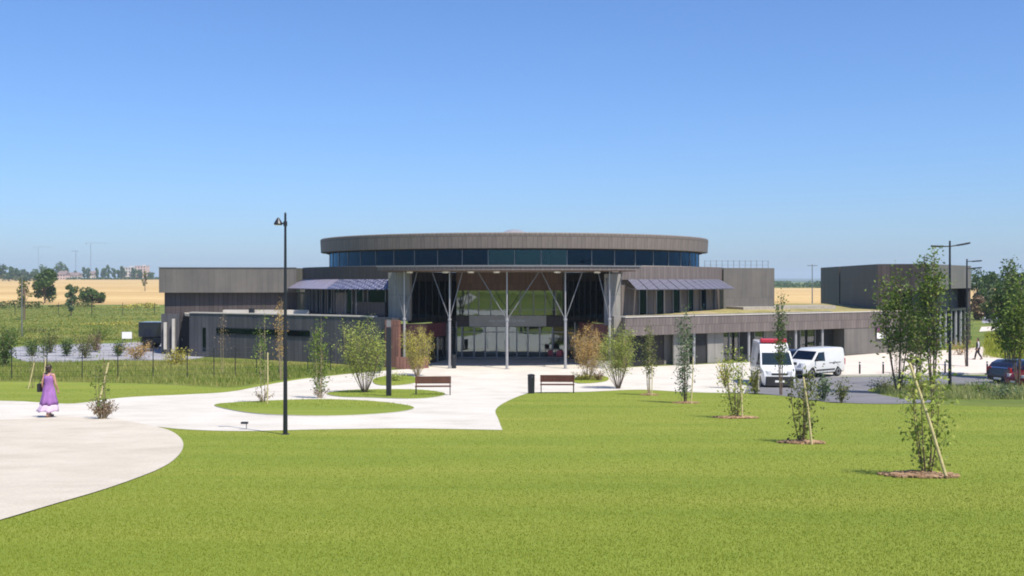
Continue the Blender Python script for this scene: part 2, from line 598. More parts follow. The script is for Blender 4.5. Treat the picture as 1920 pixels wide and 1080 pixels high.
def raw_mesh(name, verts, tris, mat):
    """Many small faces straight from numpy arrays (n,3) and (m,k)."""
    me = bpy.data.meshes.new(name)
    nv, (nf, k) = len(verts), tris.shape
    me.vertices.add(nv)
    me.vertices.foreach_set("co", verts.astype(np.float32).ravel())
    me.loops.add(nf * k)
    me.loops.foreach_set("vertex_index", tris.astype(np.int32).ravel())
    me.polygons.add(nf)
    me.polygons.foreach_set("loop_start", np.arange(0, nf * k, k, dtype=np.int32))
    me.update(calc_edges=True)
    me.materials.append(mat)
    return me


# ------------------------------------------------------------------ ground sheets
def smooth_loop(pts, steps=5):
    """Closed outline through points; a third value of 1 marks a sharp corner."""
    n = len(pts)
    out = []
    for i in range(n):
        p1, p2 = pts[i], pts[(i + 1) % n]
        s1, s2 = len(p1) > 2, len(p2) > 2
        p0 = p1 if s1 else pts[i - 1]
        p3 = p2 if s2 else pts[(i + 2) % n]
        if s1 and s2:
            out.append((p1[0], p1[1]))
            continue
        for k in range(steps):
            t = k / steps
            q = []
            for a in (0, 1):
                q.append(0.5 * (2 * p1[a] + (p2[a] - p0[a]) * t + (2 * p0[a] - 5 * p1[a] + 4 * p2[a] - p3[a]) * t * t
                                + (3 * p1[a] - p0[a] - 3 * p2[a] + p3[a]) * t ** 3))
            out.append(tuple(q))
    return out


def px_loop(pts, steps=5):
    return [tuple(at(x, y).xy) for x, y in smooth_loop(pts, steps)]


def sheet(name, loop, off, mat, skirt=0.0, side_mat=None):
    bm = bmesh.new()
    f = bm.faces.new([bm.verts.new((x, y, 0)) for x, y in loop])
    bm.normal_update()
    if f.normal.z < 0:
        f.normal_flip()
    bmesh.ops.triangulate(bm, faces=bm.faces[:], ngon_method='EAR_CLIP')
    y0, y1 = min(p[1] for p in loop), max(p[1] for p in loop)
    for y in YS:
        if y0 < y < y1:
            bmesh.ops.bisect_plane(bm, geom=bm.verts[:] + bm.edges[:] + bm.faces[:], dist=1e-5, plane_co=(0, y, 0), plane_no=(0, 1, 0))
    for v in bm.verts:
        v.co.z = h(v.co.y) + off
    if skirt:
        edges = [e for e in bm.edges if e.is_boundary]
        r = bmesh.ops.extrude_edge_only(bm, edges=edges)
        for g in r['geom']:
            if isinstance(g, bmesh.types.BMVert):
                g.co.z -= skirt
            elif isinstance(g, bmesh.types.BMFace):
                g.material_index = 1 if side_mat else 0
    me = bpy.data.meshes.new(name)
    bm.normal_update()
    bm.to_mesh(me)
    bm.free()
    me.materials.append(mat)
    if side_mat:
        me.materials.append(side_mat)
    o = bpy.data.objects.new(name, me)
    COL.objects.link(o)
    o["kind"] = "structure"
    return o


def inside(loop, x, y):
    """Vectorised point in polygon."""
    r = np.zeros(len(x), bool)
    n = len(loop)
    for i in range(n):
        x1, y1 = loop[i]
        x2, y2 = loop[(i + 1) % n]
        if y1 == y2:
            continue
        c = (y1 > y) != (y2 > y)
        r ^= c & (x < (x2 - x1) * (y - y1) / (y2 - y1) + x1)
    return r

# ================================================================== THE SETTING: ground, paths, fields
def make_ground():
    xs = [-12000, -3000, -600, -150, -60, -20, 20, 60, 150, 600, 3000, 12000]
    ys = [-2000, -300] + YS + [100, 140, 200, 300, 500, 900, 1500, 3000, 6000, 14000]
    vs = [(x, y, h(max(y, -60))) for y in ys for x in xs]
    nx = len(xs)
    fs = [(j * nx + i, j * nx + i + 1, (j + 1) * nx + i + 1, (j + 1) * nx + i) for j in range(len(ys) - 1) for i in range(nx - 1)]
    MB().add(vs, fs).build("ground", M['meadow'])["kind"] = "structure"


make_ground()

FAR_LAWN = [(-500, 712, 1), (0, 716), (130, 717), (300, 721), (430, 727), (520, 715), (600, 705), (700, 698, 1), (760, 697, 1), (1420, 731, 1),
            (1500, 743), (1560, 752), (1740, 759), (1920, 764), (2250, 772, 1)]
lawn_loop = px_loop(FAR_LAWN)[:-1]
lawn_loop = [p for p in lawn_loop]
# close the lawn round behind the photographer
lawn_loop = [p for p in px_loop(FAR_LAWN + [(2250, 900, 1), (-500, 900, 1)], 5) if p[1] > depth_at(899)]
xr, yr = lawn_loop[-1]
lawn_loop = [q for q in lawn_loop] + [(46, 20), (46, -22), (-40, -22), (-40, 20)]
sheet("lawn", lawn_loop, 0.006, M['lawn'])

PATH_PX = [(-260, 752, 1), (0, 752), (75, 755), (140, 757), (230, 746), (350, 740), (430, 735), (500, 722), (560, 712), (620, 705), (700, 697), (755, 693, 1),
           (790, 690, 1), (800, 671, 1), (1120, 671, 1), (1135, 691, 1), (1180, 689, 1), (1300, 684, 1), (1400, 679.5, 1), (1500, 674, 1), (1574, 670, 1), (1574, 709, 1), (1440, 704, 1), (1440, 738, 1), (1300, 736), (1200, 731), (1100, 735), (1010, 736),
           (982, 740), (945, 756), (929, 770), (934, 786), (942, 807, 1), (760, 804), (600, 806), (450, 809), (350, 806), (283, 800), (200, 796), (0, 800), (-260, 810, 1)]
path_loop = px_loop(PATH_PX)
sheet("path", path_loop, 0.014, M['path'])
CIRC_PX = [(-420, 800, 1), (0, 788), (120, 783), (220, 788), (283, 799), (322, 810), (343, 830), (335, 855), (296, 882), (200, 918), (100, 948), (0, 978), (-120, 1012), (-420, 1060, 1)]
circle_loop = px_loop(CIRC_PX)
sheet("sand_circle", circle_loop, 0.020, M['circle'])

ISL = [[(402, 762), (440, 756), (520, 752), (600, 750), (690, 753), (755, 760), (776, 767), (740, 775), (650, 781), (560, 781), (470, 776)],
       [(612, 739), (650, 733), (720, 731), (790, 732), (832, 738), (826, 744), (780, 749), (700, 747), (640, 745)],
       [(700, 712), (725, 706), (765, 705), (782, 711), (778, 719), (740, 724), (706, 722)],
       [(1072, 713), (1090, 706), (1115, 705), (1140, 708), (1136, 716), (1105, 720), (1080, 719)]]
isl_loops = []
for i, q in enumerate(ISL):
    lp = px_loop(q)
    isl_loops.append(lp)
    sheet("grass_island", lp, 0.045, M['lawn'], 0.06, M['kerb'])

yard_loop = px_loop([(24, 652), (150, 645), (215, 644), (300, 641), (400, 655), (372, 672), (280, 676), (200, 675), (130, 679), (60, 679), (26, 670)])
sheet("yard", yard_loop, 0.01, M['yard'])

ROAD_PX = [(1395, 737, 1), (1410, 694, 1), (1560, 707, 1), (2300, 703, 1), (2300, 724, 1), (1920, 724), (1790, 723), (1700, 722), (1648, 726), (1628, 734), (1680, 746), (1760, 753), (1680, 758), (1560, 755), (1480, 744)]
road_loop = px_loop(ROAD_PX)
sheet("road", road_loop, 0.022, M['asphalt'])
PAVE_PX = [(1562, 706, 1), (1572, 671, 1), (1702, 660.5, 1), (1780, 659), (1845, 652, 1), (1852, 668), (1880, 675), (1920, 676), (2300, 677, 1), (2300, 702, 1), (1920, 702, 1)]
pave_loop = px_loop(PAVE_PX)
sheet("pavement", pave_loop, 0.12, M['pavement'], 0.13, M['kerb'])
parking_loop = px_loop([(1842, 606, 1), (1960, 604, 1), (2300, 602, 1), (2300, 588, 1), (1838, 590, 1)])
sheet("parking_area", parking_loop, 0.02, M['yard'])
sheet("parking_area", px_loop([(1836, 622, 1), (1905, 618, 1), (1900, 611, 1), (1840, 613, 1)]), 0.02, M['pavement'])


def wheat_h(x, y):
    k = min(1.0, max(0.0, (-x - 20) / 160.0))
    return 0.03 + k * min(max(0.0, y - 285) * 0.0072, 7.6)


def make_wheat():
    xs = [-1900, -1300, -900, -600, -400, -260, -180, -120, -60, -20, 40, 120, 200, 300, 420, 560]
    ys = [272, 300, 360, 450, 560, 700, 830, 1000, 1340]
    vs = [(x, y, wheat_h(x, y)) for y in ys for x in xs]
    nx = len(xs)
    fs = []
    for j in range(len(ys) - 1):
        for i in range(nx - 1):
            if xs[i] >= -20 and ys[j] >= 830:
                continue
            fs.append((j * nx + i, j * nx + i + 1, (j + 1) * nx + i + 1, (j + 1) * nx + i))
    MB().add(vs, fs).build("field", M['wheat'])["kind"] = "structure"


make_wheat()


def make_hills():
    # low wooded ridges on the horizon, thick mounds
    rng = random.Random(5)
    mb = MB()
    for (x0, x1, y0, hh, sd) in ((-2600, 4200, 3000, 11, 1), (-6000, 8000, 6500, 24, 2)):
        n = 60
        cols = []
        for i in range(n + 1):
            x = x0 + (x1 - x0) * i / n
            z = hh * (0.65 + 0.25 * math.sin(i * 0.31 + sd) + 0.12 * math.sin(i * 0.9 + 2 * sd) + 0.1 * rng.random())
            cols.append((x, z))
        vs = []
        for x, z in cols:
            vs += [(x, y0, -1), (x, y0 + 250, z * 0.8), (x, y0 + 500, z), (x, y0 + 1000, -1)]
        fs = []
        for i in range(n):
            for k in range(3):
                a = i * 4 + k
                fs.append((a, a + 4, a + 5, a + 1))
        mb.add(vs, fs)
    mb.build("hills", M['hill'], smooth=True)["kind"] = "structure"


make_hills()

# ================================================================== MAIN BUILDING
CX, CY = 0.2, 97.4                                 # axis of the drum


def pol(r, deg):                                   # deg from straight towards the viewer, positive to the right
    a = R(deg)
    return (CX + r * math.sin(a), CY - r * math.cos(a))


def arc(r, a0, a1, n):
    return [pol(r, a0 + (a1 - a0) * i / n) for i in range(n + 1)]


B = thing("main_building", "low grey timber clad building with a round glazed upper drum and a columned entrance canopy", "building", (CX, CY, 0))
BO = (CX, CY, 0)


def bpart(mb, name, mat, parent=None, **kw):
    if parent is None:
        return mb.build(name, mat, B, BO, **kw)
    return mb.build(name, mat, parent, BO, **kw)   # sub-parts sit at their part's origin


# --- drum
mb = MB()
n = 96
prof = [(17.10, 8.68), (17.38, 8.70), (17.44, 9.80), (17.36, 9.88), (17.0, 9.88), (16.9, 9.6)]
mb.lathe((CX, CY, 0), prof, n)
bpart(mb, "drum_fascia", M['clad_drum'])
mb = MB()
mb.lathe((CX, CY, 0), [(17.0, 9.3), (17.0, 9.62), (9.0, 9.95), (2.0, 10.1)], 64)
bpart(mb, "roof", M['roofing'])
mb = MB()
mb.lathe((CX, CY, 0), [(1.5, 10.0), (1.5, 10.25), (1.2, 10.6), (0.6, 10.85), (0.1, 10.92)], 20)
bpart(mb, "skylight", M['steel'], smooth=False)
mb = MB()
mb.lathe((CX, CY, 0), [(17.1, 7.2), (17.1, 7.42), (16.0, 7.42)], 64)
bpart(mb, "drum_floor", M['coping'])
mb = MB()
mb.lathe((CX, CY, 0), [(7.5, 7.4), (7.5, 9.4)], 32)
bpart(mb, "drum_core", M['clad_dark'])
mb = MB()
mb.lathe((CX, CY, 0), [(16.9, 8.60), (16.9, 8.67), (7.0, 8.67)], 64)
bpart(mb, "drum_ceiling", M['dark'])
NP = 30
for i in range(NP):                                   # one pane per bay, only the half facing this way is glazed in bays
    a0 = -104 + 208 * i / NP
    a1 = a0 + 208 / NP
    mb = MB()
    mb.wall(arc(16.62, a0 + 0.12, a1 - 0.12, 2), 7.43, 8.64, 0.03)
    pane = bpart(mb, "window", M['glass_teal' if i in (1, 2, 3, 14, 15, 16, 27) else 'glass_dark'])
    mb = MB()
    x, y = pol(16.60, a0)
    mb.box((x, y, 8.03), (0.05, 0.12, 1.2), R(a0))
    bpart(mb, "mullion", M['alu'], pane)
mb = MB()
mb.wall(arc(16.55, 104, 256, 30), 7.43, 8.64, -0.2)
bpart(mb, "drum_rear_wall", M['clad_dark'])
for i in range(10):                                   # slim posts behind the drum glass
    a = -85 + 170 * i / 9
    x, y = pol(15.6, a)
    mb = MB()
    mb.lathe((x, y, 0), [(0.12, 7.42), (0.12, 8.6)], 10)
    bpart(mb, "drum_post", M['steel'])

# --- upper storey ring: fascia, windows, sun shades
RR = 19.0


def ring_side(a0, a1, fas, lower, slots, n=10):
    mb = MB()
    mb.wall(arc(RR, a0, a1, n), 6.32, 7.36, 0.6)
    bpart(mb, "ring_fascia", M[fas])
    mb = MB()
    mb.wall(arc(RR - 0.25, a0, a1, n), 3.2, 6.32, 0.3)
    bpart(mb, "ring_wall", M[lower])
    for (s0, s1) in slots:
        mb = MB()
        mb.wall(arc(RR - 0.22, s0, s1, 2), 3.62, 5.7, 0.05)
        f = bpart(mb, "window", M['glass_dark'])
        mb = MB()
        for s in (s0, s1):
            x, y = pol(RR - 0.20, s)
            mb.box((x, y, 4.66), (0.07, 0.12, 2.1), R(s))
        bpart(mb, "window_frame", M['alu'], f)


ls = []
a = -73.0
while a < -47:
    ls.append((a, a + 2.0))
    a += 3.3
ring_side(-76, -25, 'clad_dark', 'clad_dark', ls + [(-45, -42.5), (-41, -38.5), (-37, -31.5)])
rs = [(30.2, 32.4), (35.4, 37.8), (41.0, 43.6), (47.0, 49.4), (53.0, 56.2), (60.5, 62.2)]
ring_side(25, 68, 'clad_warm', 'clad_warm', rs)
for (a0, a1, nseg, mats) in ((-76, -47, 9, 'pv_pale'), (-47, -25.5, 8, 'pv'), (26.5, 65, 13, 'pv_grey')):
    for i in range(nseg):
        b0 = a0 + (a1 - a0) * i / nseg + 0.12
        b1 = a0 + (a1 - a0) * (i + 1) / nseg - 0.12
        mb = MB()
        pts = [(*pol(RR - 0.02, b0), 6.36), (*pol(RR - 0.02, b1), 6.36), (*pol(RR + 1.25, b1), 5.62), (*pol(RR + 1.25, b0), 5.62)]
        low = [(p[0], p[1], p[2] - 0.05) for p in pts]
        mb.add(pts + low, [(3, 2, 1, 0), (4, 5, 6, 7), (0, 1, 5, 4), (1, 2, 6, 5), (2, 3, 7, 6), (3, 0, 4, 7)])
        sh = bpart(mb, "sun_shade", M[mats])
        mb = MB()
        mb.bar((*pol(RR - 0.1, b0), 5.75), (*pol(RR + 1.2, b0), 5.55), 0.05, 0.08)
        bpart(mb, "bracket", M['alu'], sh)
mb = MB()
mb.prism(arc(RR - 0.3, -76, 68, 40) + arc(16.2, 68, -76, 40), 6.9, 7.2)
bpart(mb, "ring_roof", M['roofing'])
# terrace screen with lit edges, left of the entrance
mb = MB()
mb.wall([(X(629, 84.5), 84.5), (X(662, 83.8), 83.8)], 3.55, 5.3, 0.25)
bpart(mb, "terrace_screen", M['clad_warm'])
mb = MB()
mb.wall([(X(640, 83.2), 83.2), (X(722, 80.8), 80.8)], 3.55, 3.62, 0.6)
mb.wall([(X(664, 83.2), 83.2), (X(722, 80.8), 80.8)], 3.62, 4.6, 0.08)
bpart(mb, "terrace_parapet", M['clad_umber'])
for px_ in (668, 690, 708):
    mb = MB()
    mb.lathe((X(px_, 82.4), 82.4, 0), [(0.05, 3.6), (0.05, 5.6)], 8)
    bpart(mb, "terrace_post", M['alu'])

# --- flank piers either side of the entrance
mb = MB()
mb.prism([(X(728, 79.2), 79.2), (X(768, 77.9), 77.9), (X(772, 79.6), 79.6), (X(735, 81.5), 81.5)], [3.3] * 4, 6.86)
bpart(mb, "flank_wall", M['concrete'])
mb = MB()
mb.prism([(X(1133, 78.6), 78.6), (X(1163, 79.3), 79.3), (X(1166, 81.6), 81.6), (X(1135, 81.0), 81.0)], 2.95, 6.75)
bpart(mb, "flank_wall", M['concrete'])

# --- entrance recess
FY = 86.0
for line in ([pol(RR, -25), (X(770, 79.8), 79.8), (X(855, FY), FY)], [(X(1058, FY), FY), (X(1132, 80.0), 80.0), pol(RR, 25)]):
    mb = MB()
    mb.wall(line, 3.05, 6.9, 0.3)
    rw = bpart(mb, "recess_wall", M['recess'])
    a0_, a1_ = (line[1], line[2]) if line[1][0] < 0 else (line[0], line[1])
    a0_, a1_ = Vector(a0_), Vector(a1_)
    nn_ = 7
    for i_ in range(nn_):                              # glazed bays along the splayed recess walls
        g0, g1 = a0_.lerp(a1_, (i_ + 0.06) / nn_), a0_.lerp(a1_, (i_ + 0.94) / nn_)
        nv_ = Vector((g1.y - g0.y, -(g1.x - g0.x))).normalized() * 0.08
        mb = MB()
        mb.wall([g0 + nv_, g1 + nv_], 3.45, 6.2, 0.03)
        gw = bpart(mb, "window", M['glass_dark'], rw)
        mb = MB()
        q_ = a0_.lerp(a1_, i_ / nn_) + nv_ * 1.6
        mb.lathe((q_.x, q_.y, 0), [(0.035, 3.1), (0.035, 6.88)], 8)
        bpart(mb, "fin", M['black_metal'], rw)
mb = MB()
mb.wall([(X(738, 78.6), 78.6), (X(800, 79.2), 79.2), (X(836, 82.0), 82.0)], 2.0, 3.05, 0.3)
bpart(mb, "maroon_band", M['maroon'])
mb = MB()
mb.wall([(X(1085, 82.5), 82.5), (X(1115, 79.6), 79.6), (X(1165, 78.8), 78.8)], 2.0, 3.05, 0.3)
bpart(mb, "maroon_band", M['maroon'])
for line in ([(X(738, 78.7), 78.7), (X(800, 79.5), 79.5)], [(X(1115, 79.9), 79.9), (X(1170, 78.9), 78.9)]):
    mb = MB()
    mb.wall(line, 0, 2.0, 0.2)
    bpart(mb, "side_wall", M['clad_umber'])
for line in ([(X(802, 79.8), 79.8), (X(856, FY - 0.1), FY - 0.1)], [(X(1062, FY - 0.1), FY - 0.1), (X(1112, 80.0), 80.0)]):
    mb = MB()
    mb.wall(line, 0.05, 2.95, 0.04)
    w_ = bpart(mb, "window", M['glass_clear'])
    mb = MB()
    p0, p1 = Vector(line[0]), Vector(line[1])
    for t in (0.0, 0.33, 0.66, 1.0):
        q = p0.lerp(p1, t)
        mb.box((q.x, q.y - 0.05, 1.5), (0.09, 0.09, 2.95))
    mb.bar((p0.x, p0.y - 0.02, 2.3), (p1.x, p1.y - 0.02, 2.3), 0.06, 0.07)
    bpart(mb, "window_frame", M['alu'], w_)
xl, xr_ = X(855, FY), X(1062, FY)
# sign band over the doors
mb = MB()
mb.box(((xl + xr_) / 2, FY + 0.1, 2.98), (xr_ - xl, 0.5, 0.84))
bpart(mb, "door_head_band", M['clad_umber'])
mb = MB()
mb.box(((X(880, FY) + X(1024, FY)) / 2, FY - 0.25, 3.0), (X(1024, FY) - X(880, FY), 0.14, 0.86))
band = bpart(mb, "sign_band", M['coping'])
mb = MB()                                            # unreadable small white strokes, as on the photograph
rr = random.Random(11)
x = X(918, FY)
while x < X(984, FY):
    wd = rr.uniform(0.05, 0.11)
    if rr.random() < 0.86:
        hh = rr.choice((0.16, 0.16, 0.24))
        mb.box((x, FY - 0.335, 2.92 + hh / 2), (0.035, 0.03, hh))
        if rr.random() < 0.7:
            mb.box((x + wd / 2, FY - 0.335, 2.92 + rr.choice((0.015, 0.08, 0.145))), (wd, 0.03, 0.032))
            mb.box((x + wd, FY - 0.335, 3.0), (0.03, 0.03, 0.16))
    x += wd + 0.08
bpart(mb, "lettering", M['lettering'], band)
# ground floor glazing: side lights and two double doors
edges = [855, 866, 889, 910, 931, 950, 969, 990, 1012, 1036, 1062]
for i in range(len(edges) - 1):
    x0, x1 = X(edges[i], FY), X(edges[i + 1], FY)
    door = 3 <= i <= 6
    mb = MB()
    mb.box(((x0 + x1) / 2, FY + 0.05 + (0.0 if door else 0.04), 1.27), (x1 - x0 - 0.1, 0.03, 2.5))
    w_ = bpart(mb, "glass_door" if door else "window", M['glass_clear'])
    mb = MB()
    for xx in (x0 + 0.03, x1 - 0.03):
        mb.box((xx, FY + 0.02, 1.27), (0.06, 0.12, 2.56))
    mb.box(((x0 + x1) / 2, FY + 0.02, 2.1), (x1 - x0 - 0.12, 0.08, 0.07))
    mb.box(((x0 + x1) / 2, FY + 0.02, 0.05), (x1 - x0 - 0.12, 0.08, 0.1))
    bpart(mb, "door_frame" if door else "window_frame", M['alu'], w_)
    if door:
        mb = MB()
        xx = x0 + 0.15 if i % 2 else x1 - 0.15
        mb.lathe((xx, FY - 0.09, 0), [(0.02, 0.8), (0.02, 1.5)], 8)
        bpart(mb, "handle", M['steel'], w_)
# upper glazing
edges = [855, 878, 897, 920, 950, 975, 1000, 1022, 1041, 1062]
for i in range(len(edges) - 1):
    x0, x1 = X(edges[i], FY), X(edges[i + 1], FY)
    mb = MB()
    mb.box(((x0 + x1) / 2, FY + 0.12, 4.45), (x1 - x0 - 0.08, 0.03, 2.0))
    w_ = bpart(mb, "window", M['glass_clear'])
    mb = MB()
    mb.box((x0 + 0.02, FY + 0.08, 4.45), (0.07, 0.14, 2.05))
    mb.box(((x0 + x1) / 2 + 0.02, FY + 0.08, 3.9), (x1 - x0 - 0.1, 0.1, 0.05))
    bpart(mb, "window_frame", M['alu'], w_)
mb = MB()
mb.box(((xl + xr_) / 2, FY + 0.2, 6.2), (xr_ - xl, 0.4, 1.5))
bpart(mb, "upper_band", M['soffit'])
# rooms behind the glass
mb = MB()
mb.box((0, 93.5, 1.5), (14, 0.2, 3.0))
bpart(mb, "hall_wall", M['inner'])
mb = MB()
mb.box((0, 88.6, 1.25), (X(990, FY) - X(889, FY), 0.1, 2.3))
bpart(mb, "inner_screen", M['curtain'])
mb = MB()
mb.box((0, 90, 3.0), (14, 7.2, 0.15))
mb.box((0, 90, 0.02), (14, 7.2, 0.04))
bpart(mb, "hall_floor", M['concrete'])
mb = MB()
mb.box((0, 93.5, 4.9), (14, 0.2, 3.6))
bpart(mb, "upper_hall_wall", M['inner'])

# --- canopy with soffit, spots, columns
mb = MB()
mb.prism(arc(22.9, -25.5, 23, 28) + arc(11.0, 23, -25.5, 12), 6.98, 7.28)
can = bpart(mb, "canopy", M['clad_warm'])
mb = MB()
mb.prism(arc(22.7, -25, 22.5, 28) + arc(11.2, 22.5, -25, 12), 6.92, 6.975)
bpart(mb, "soffit", M['soffit'], can)
mb = MB()
mb.wall(arc(22.98, -25.7, 23.2, 28), 7.23, 7.33, 0.3)
bpart(mb, "edge_trim", M['alu'], can)
for a_ in (-21, -13.5, -8.5, -3.5, 8.2, 16.2):
    x, y = pol(21.3, a_)
    mb = MB()
    mb.lathe((x, y, 0), [(0.20, 6.80), (0.24, 6.84), (0.24, 6.915)], 12)
    bpart(mb, "spotlight", M['white_lamp'], can)
for px_, br in ((758, (-0.9, 0.9)), (843, (-1.3, 0.9)), (950.5, (-2.1, 2.3)), (1060, (-1.7, 1.25)), (1143, (-0.8, 1.0))):
    d = 75.4
    for _ in range(5):
        d = CY - math.sqrt(22.0 ** 2 - (X(px_, d) - CX) ** 2)
    x = X(px_, d)
    mb = MB()
    mb.lathe((x, d, 0), [(0.22, 0.0), (0.22, 0.03), (0.098, 0.035), (0.098, 3.4), (0.135, 3.42), (0.135, 3.56), (0.055, 3.58), (0.05, 6.915)], 14)
    c_ = bpart(mb, "column", M['steel'], smooth=False)
    for b_ in br:
        mb = MB()
        mb.tube([(x, d, 3.48), (x + b_, d + abs(b_) * 0.25 + 0.2, 6.915)], 0.036, 8)
        bpart(mb, "brace", M['alu'], c_)
    mb = MB()
    mb.tube([(x, d, 3.48), (x, d + 2.6, 6.915)], 0.036, 8)
    bpart(mb, "brace", M['alu'], c_)

# --- left: low slate volume with slot window, coping
lowL = [(X(355, 88), 88.0), (X(470, 85), 85.0), (X(590, 81.4), 81.4), (X(690, 78.4), 78.4), (X(735, 77.0), 77.0)]
mb = MB()
mb.wall(lowL, 0, 3.56, 0.35)
lw = bpart(mb, "low_wall", M['clad_wall'])
mb = MB()
mb.wall([(p[0] - 0.02, p[1] - 0.06) for p in lowL[:-1]] + [(X(700, 78.2), 78.0)], 3.57, 3.66, 0.5)
bpart(mb, "coping", M['coping'])


def on_low(px_):
    for a_, b_ in zip(lowL, lowL[1:]):
        for k in range(40):
            t = k / 40
            x_, y_ = a_[0] + (b_[0] - a_[0]) * t, a_[1] + (b_[1] - a_[1]) * t
            if 960 + x_ / y_ * F >= px_:
                return (x_, y_ - 0.03)
    return (lowL[-1][0], lowL[-1][1] - 0.03)


mb = MB()
mb.wall([on_low(405), on_low(470), on_low(578)], 1.98, 2.40, 0.06)
sw_ = bpart(mb, "window", M['glass_dark'])
mb = MB()
for zz in (1.93, 2.42):
    q = [on_low(404), on_low(470), on_low(579)]
    mb.wall([(p[0], p[1] - 0.04) for p in q], zz - 0.03, zz + 0.03, 0.1)
bpart(mb, "window_frame", M['black_metal'], sw_)
mb = MB()
mb.wall([on_low(379.5), on_low(384.5)], 0.5, 2.4, 0.06)
bpart(mb, "window", M['glass_dark'])
mb = MB()
mb.wall([(X(722, 77.2), 77.15), (X(747, 76.6), 76.6)], 0, 3.4, 0.3)
bpart(mb, "end_pier", M['rust'])
mb = MB()
e = lowL
mb.prism([(p[0], p[1] + 0.4) for p in lowL] + [pol(18.7, -25), pol(18.7, -40), pol(18.7, -60), (X(555, 92.8), 92.8), (X(345, 92.2), 92.2), (X(345, 88.5), 88.8)], 3.3, 3.5)
bpart(mb, "low_roof", M['roofing'])
mb = MB()
mb.wall([(X(402, 86), 88.5), (X(500, 86), 88.2), (X(560, 84), 88.2)], 3.5, 3.82, 0.5)
bpart(mb, "roof_upstand", M['coping'])
mb = MB()
mb.box((X(472, 87.9), 87.9, 3.72), (0.4, 0.4, 0.5))
bpart(mb, "roof_vent", M['black_metal'])

# --- left: overhanging light box
xa, xb = X(298, 91), X(556, 92.5)
mb = MB()
mb.prism([(xa, 91.0), (xb, 92.4), (xb + 0.3, 104), (xa - 0.6, 104)], 5.22, 7.34)
bpart(mb, "upper_box", M['clad_light'])
mb = MB()
mb.wall([(xa - 0.03, 90.95), (xb, 92.35)], 7.345, 7.40, 0.4)
bpart(mb, "box_trim", M['alu'])
mb = MB()
mb.prism([(xa + 0.25, 91.7), (xb, 93.0), (xb, 103), (xa + 0.2, 103)], 0, 5.21)
bpart(mb, "lower_wall", M['clad_umber'])
mb = MB()
mb.prism([(X(302, 90.9), 90.9), (X(336, 91.1), 91.1), (X(336, 91.1), 91.65), (X(303, 91.3), 91.65)], 0, 3.4)
bpart(mb, "corner_wall", M['clad_wall'])
for px_ in (310, 325.5):
    mb = MB()
    mb.box((X(px_, 90.6), 90.6, 1.55), (0.22, 0.22, 2.9 if px_ > 320 else 2.3))
    bpart(mb, "pilaster", M['coping'])
mb = MB()
mb.box((X(345, 91.2), 91.5, 1.4), (0.85, 0.1, 2.7))
dr = bpart(mb, "door", M['dark'])
mb = MB()
mb.box((X(340, 91.2), 91.42, 1.2), (0.04, 0.06, 0.2))
bpart(mb, "handle", M['steel'], dr)

# --- right: long low volume with fascia, bays and sedum roof
A_, C_ = (X(1172, 75.8), 75.8), (X(1702, 91.8), 91.8)
EX = Vector((C_[0] - A_[0], C_[1] - A_[1])).normalized()
EN = Vector((-EX.y, EX.x))                           # points away from the viewer
EL = (Vector(C_) - Vector(A_)).length


def ep(px_, back=0.0):
    """Point of the right front under picture column px, moved back into the building."""
    lo, hi = 0.0, 1.0
    for _ in range(40):
        t = (lo + hi) / 2
        q = Vector(A_) + EX * EL * t
        if 960 + q.x / q.y * F < px_:
            lo = t
        else:
            hi = t
    q = Vector(A_) + EX * EL * lo + EN * back
    return (q.x, q.y)


mb = MB()
mb.wall([A_, ep(1340), ep(1500), C_], 2.32, 3.62, 0.45)
bpart(mb, "low_fascia", M['clad_warm'])
mb = MB()
mb.wall([ep(1172, -0.05), ep(1702, -0.05)], 3.625, 3.67, 0.5)
bpart(mb, "coping", M['coping'])
mb = MB()
mb.wall([ep(1172, 1.3), ep(1584, 1.3)], 0, 3.7, 0.3)
bpart(mb, "bay_wall", M['concrete'])
mb = MB()
mb.wall([ep(1584, 0.04), ep(1702, 0.04)], 0, 2.315, 1.5)
bpart(mb, "end_wall", M['clad_light'])
mb = MB()
mb.wall([ep(1172, 0.2), ep(1176, 0.2)], 0, 2.315, 1.0)
bpart(mb, "end_pier", M['rust'])
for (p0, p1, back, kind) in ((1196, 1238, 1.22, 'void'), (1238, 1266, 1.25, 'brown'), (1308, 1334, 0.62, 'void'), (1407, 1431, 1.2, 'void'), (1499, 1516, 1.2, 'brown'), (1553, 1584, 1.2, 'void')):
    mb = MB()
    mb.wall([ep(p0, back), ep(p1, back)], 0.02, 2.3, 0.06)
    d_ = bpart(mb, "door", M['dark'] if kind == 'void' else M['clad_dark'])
    mb = MB()
    q = ep(p0 + (p1 - p0) * 0.15, back - 0.05)
    mb.box((q[0], q[1], 1.05), (0.05, 0.05, 0.22))
    bpart(mb, "handle", M['steel'], d_)
for (p0, p1, z0, z1) in ((1272, 1302, 0.02, 2.28), (1336, 1366, 0.02, 2.28)):
    mb = MB()
    mb.wall([ep(p0, 0.55), ep(p1, 0.55)], z0, z1, 0.12)
    bpart(mb, "bay_panel", M['concrete'])
for (p0, p1) in ((1368, 1386), (1387, 1405), (1434, 1452), (1520, 1548)):
    mb = MB()
    mb.wall([ep(p0, 1.16), ep(p1, 1.16)], 0.1, 2.28, 0.05)
    w_ = bpart(mb, "window", M['glass_clear'])
    mb = MB()
    for pp in (p0, p1):
        q = ep(pp, 1.12)
        mb.box((q[0], q[1], 1.18), (0.07, 0.07, 2.25))
    bpart(mb, "window_frame", M['alu'], w_)
for px_ in (1306, 1409, 1497, 1547):
    q = ep(px_, 0.3)
    mb = MB()
    mb.lathe((q[0], q[1], 0), [(0.11, 0), (0.11, 2.315)], 12)
    bpart(mb, "post", M['steel'])
mb = MB()
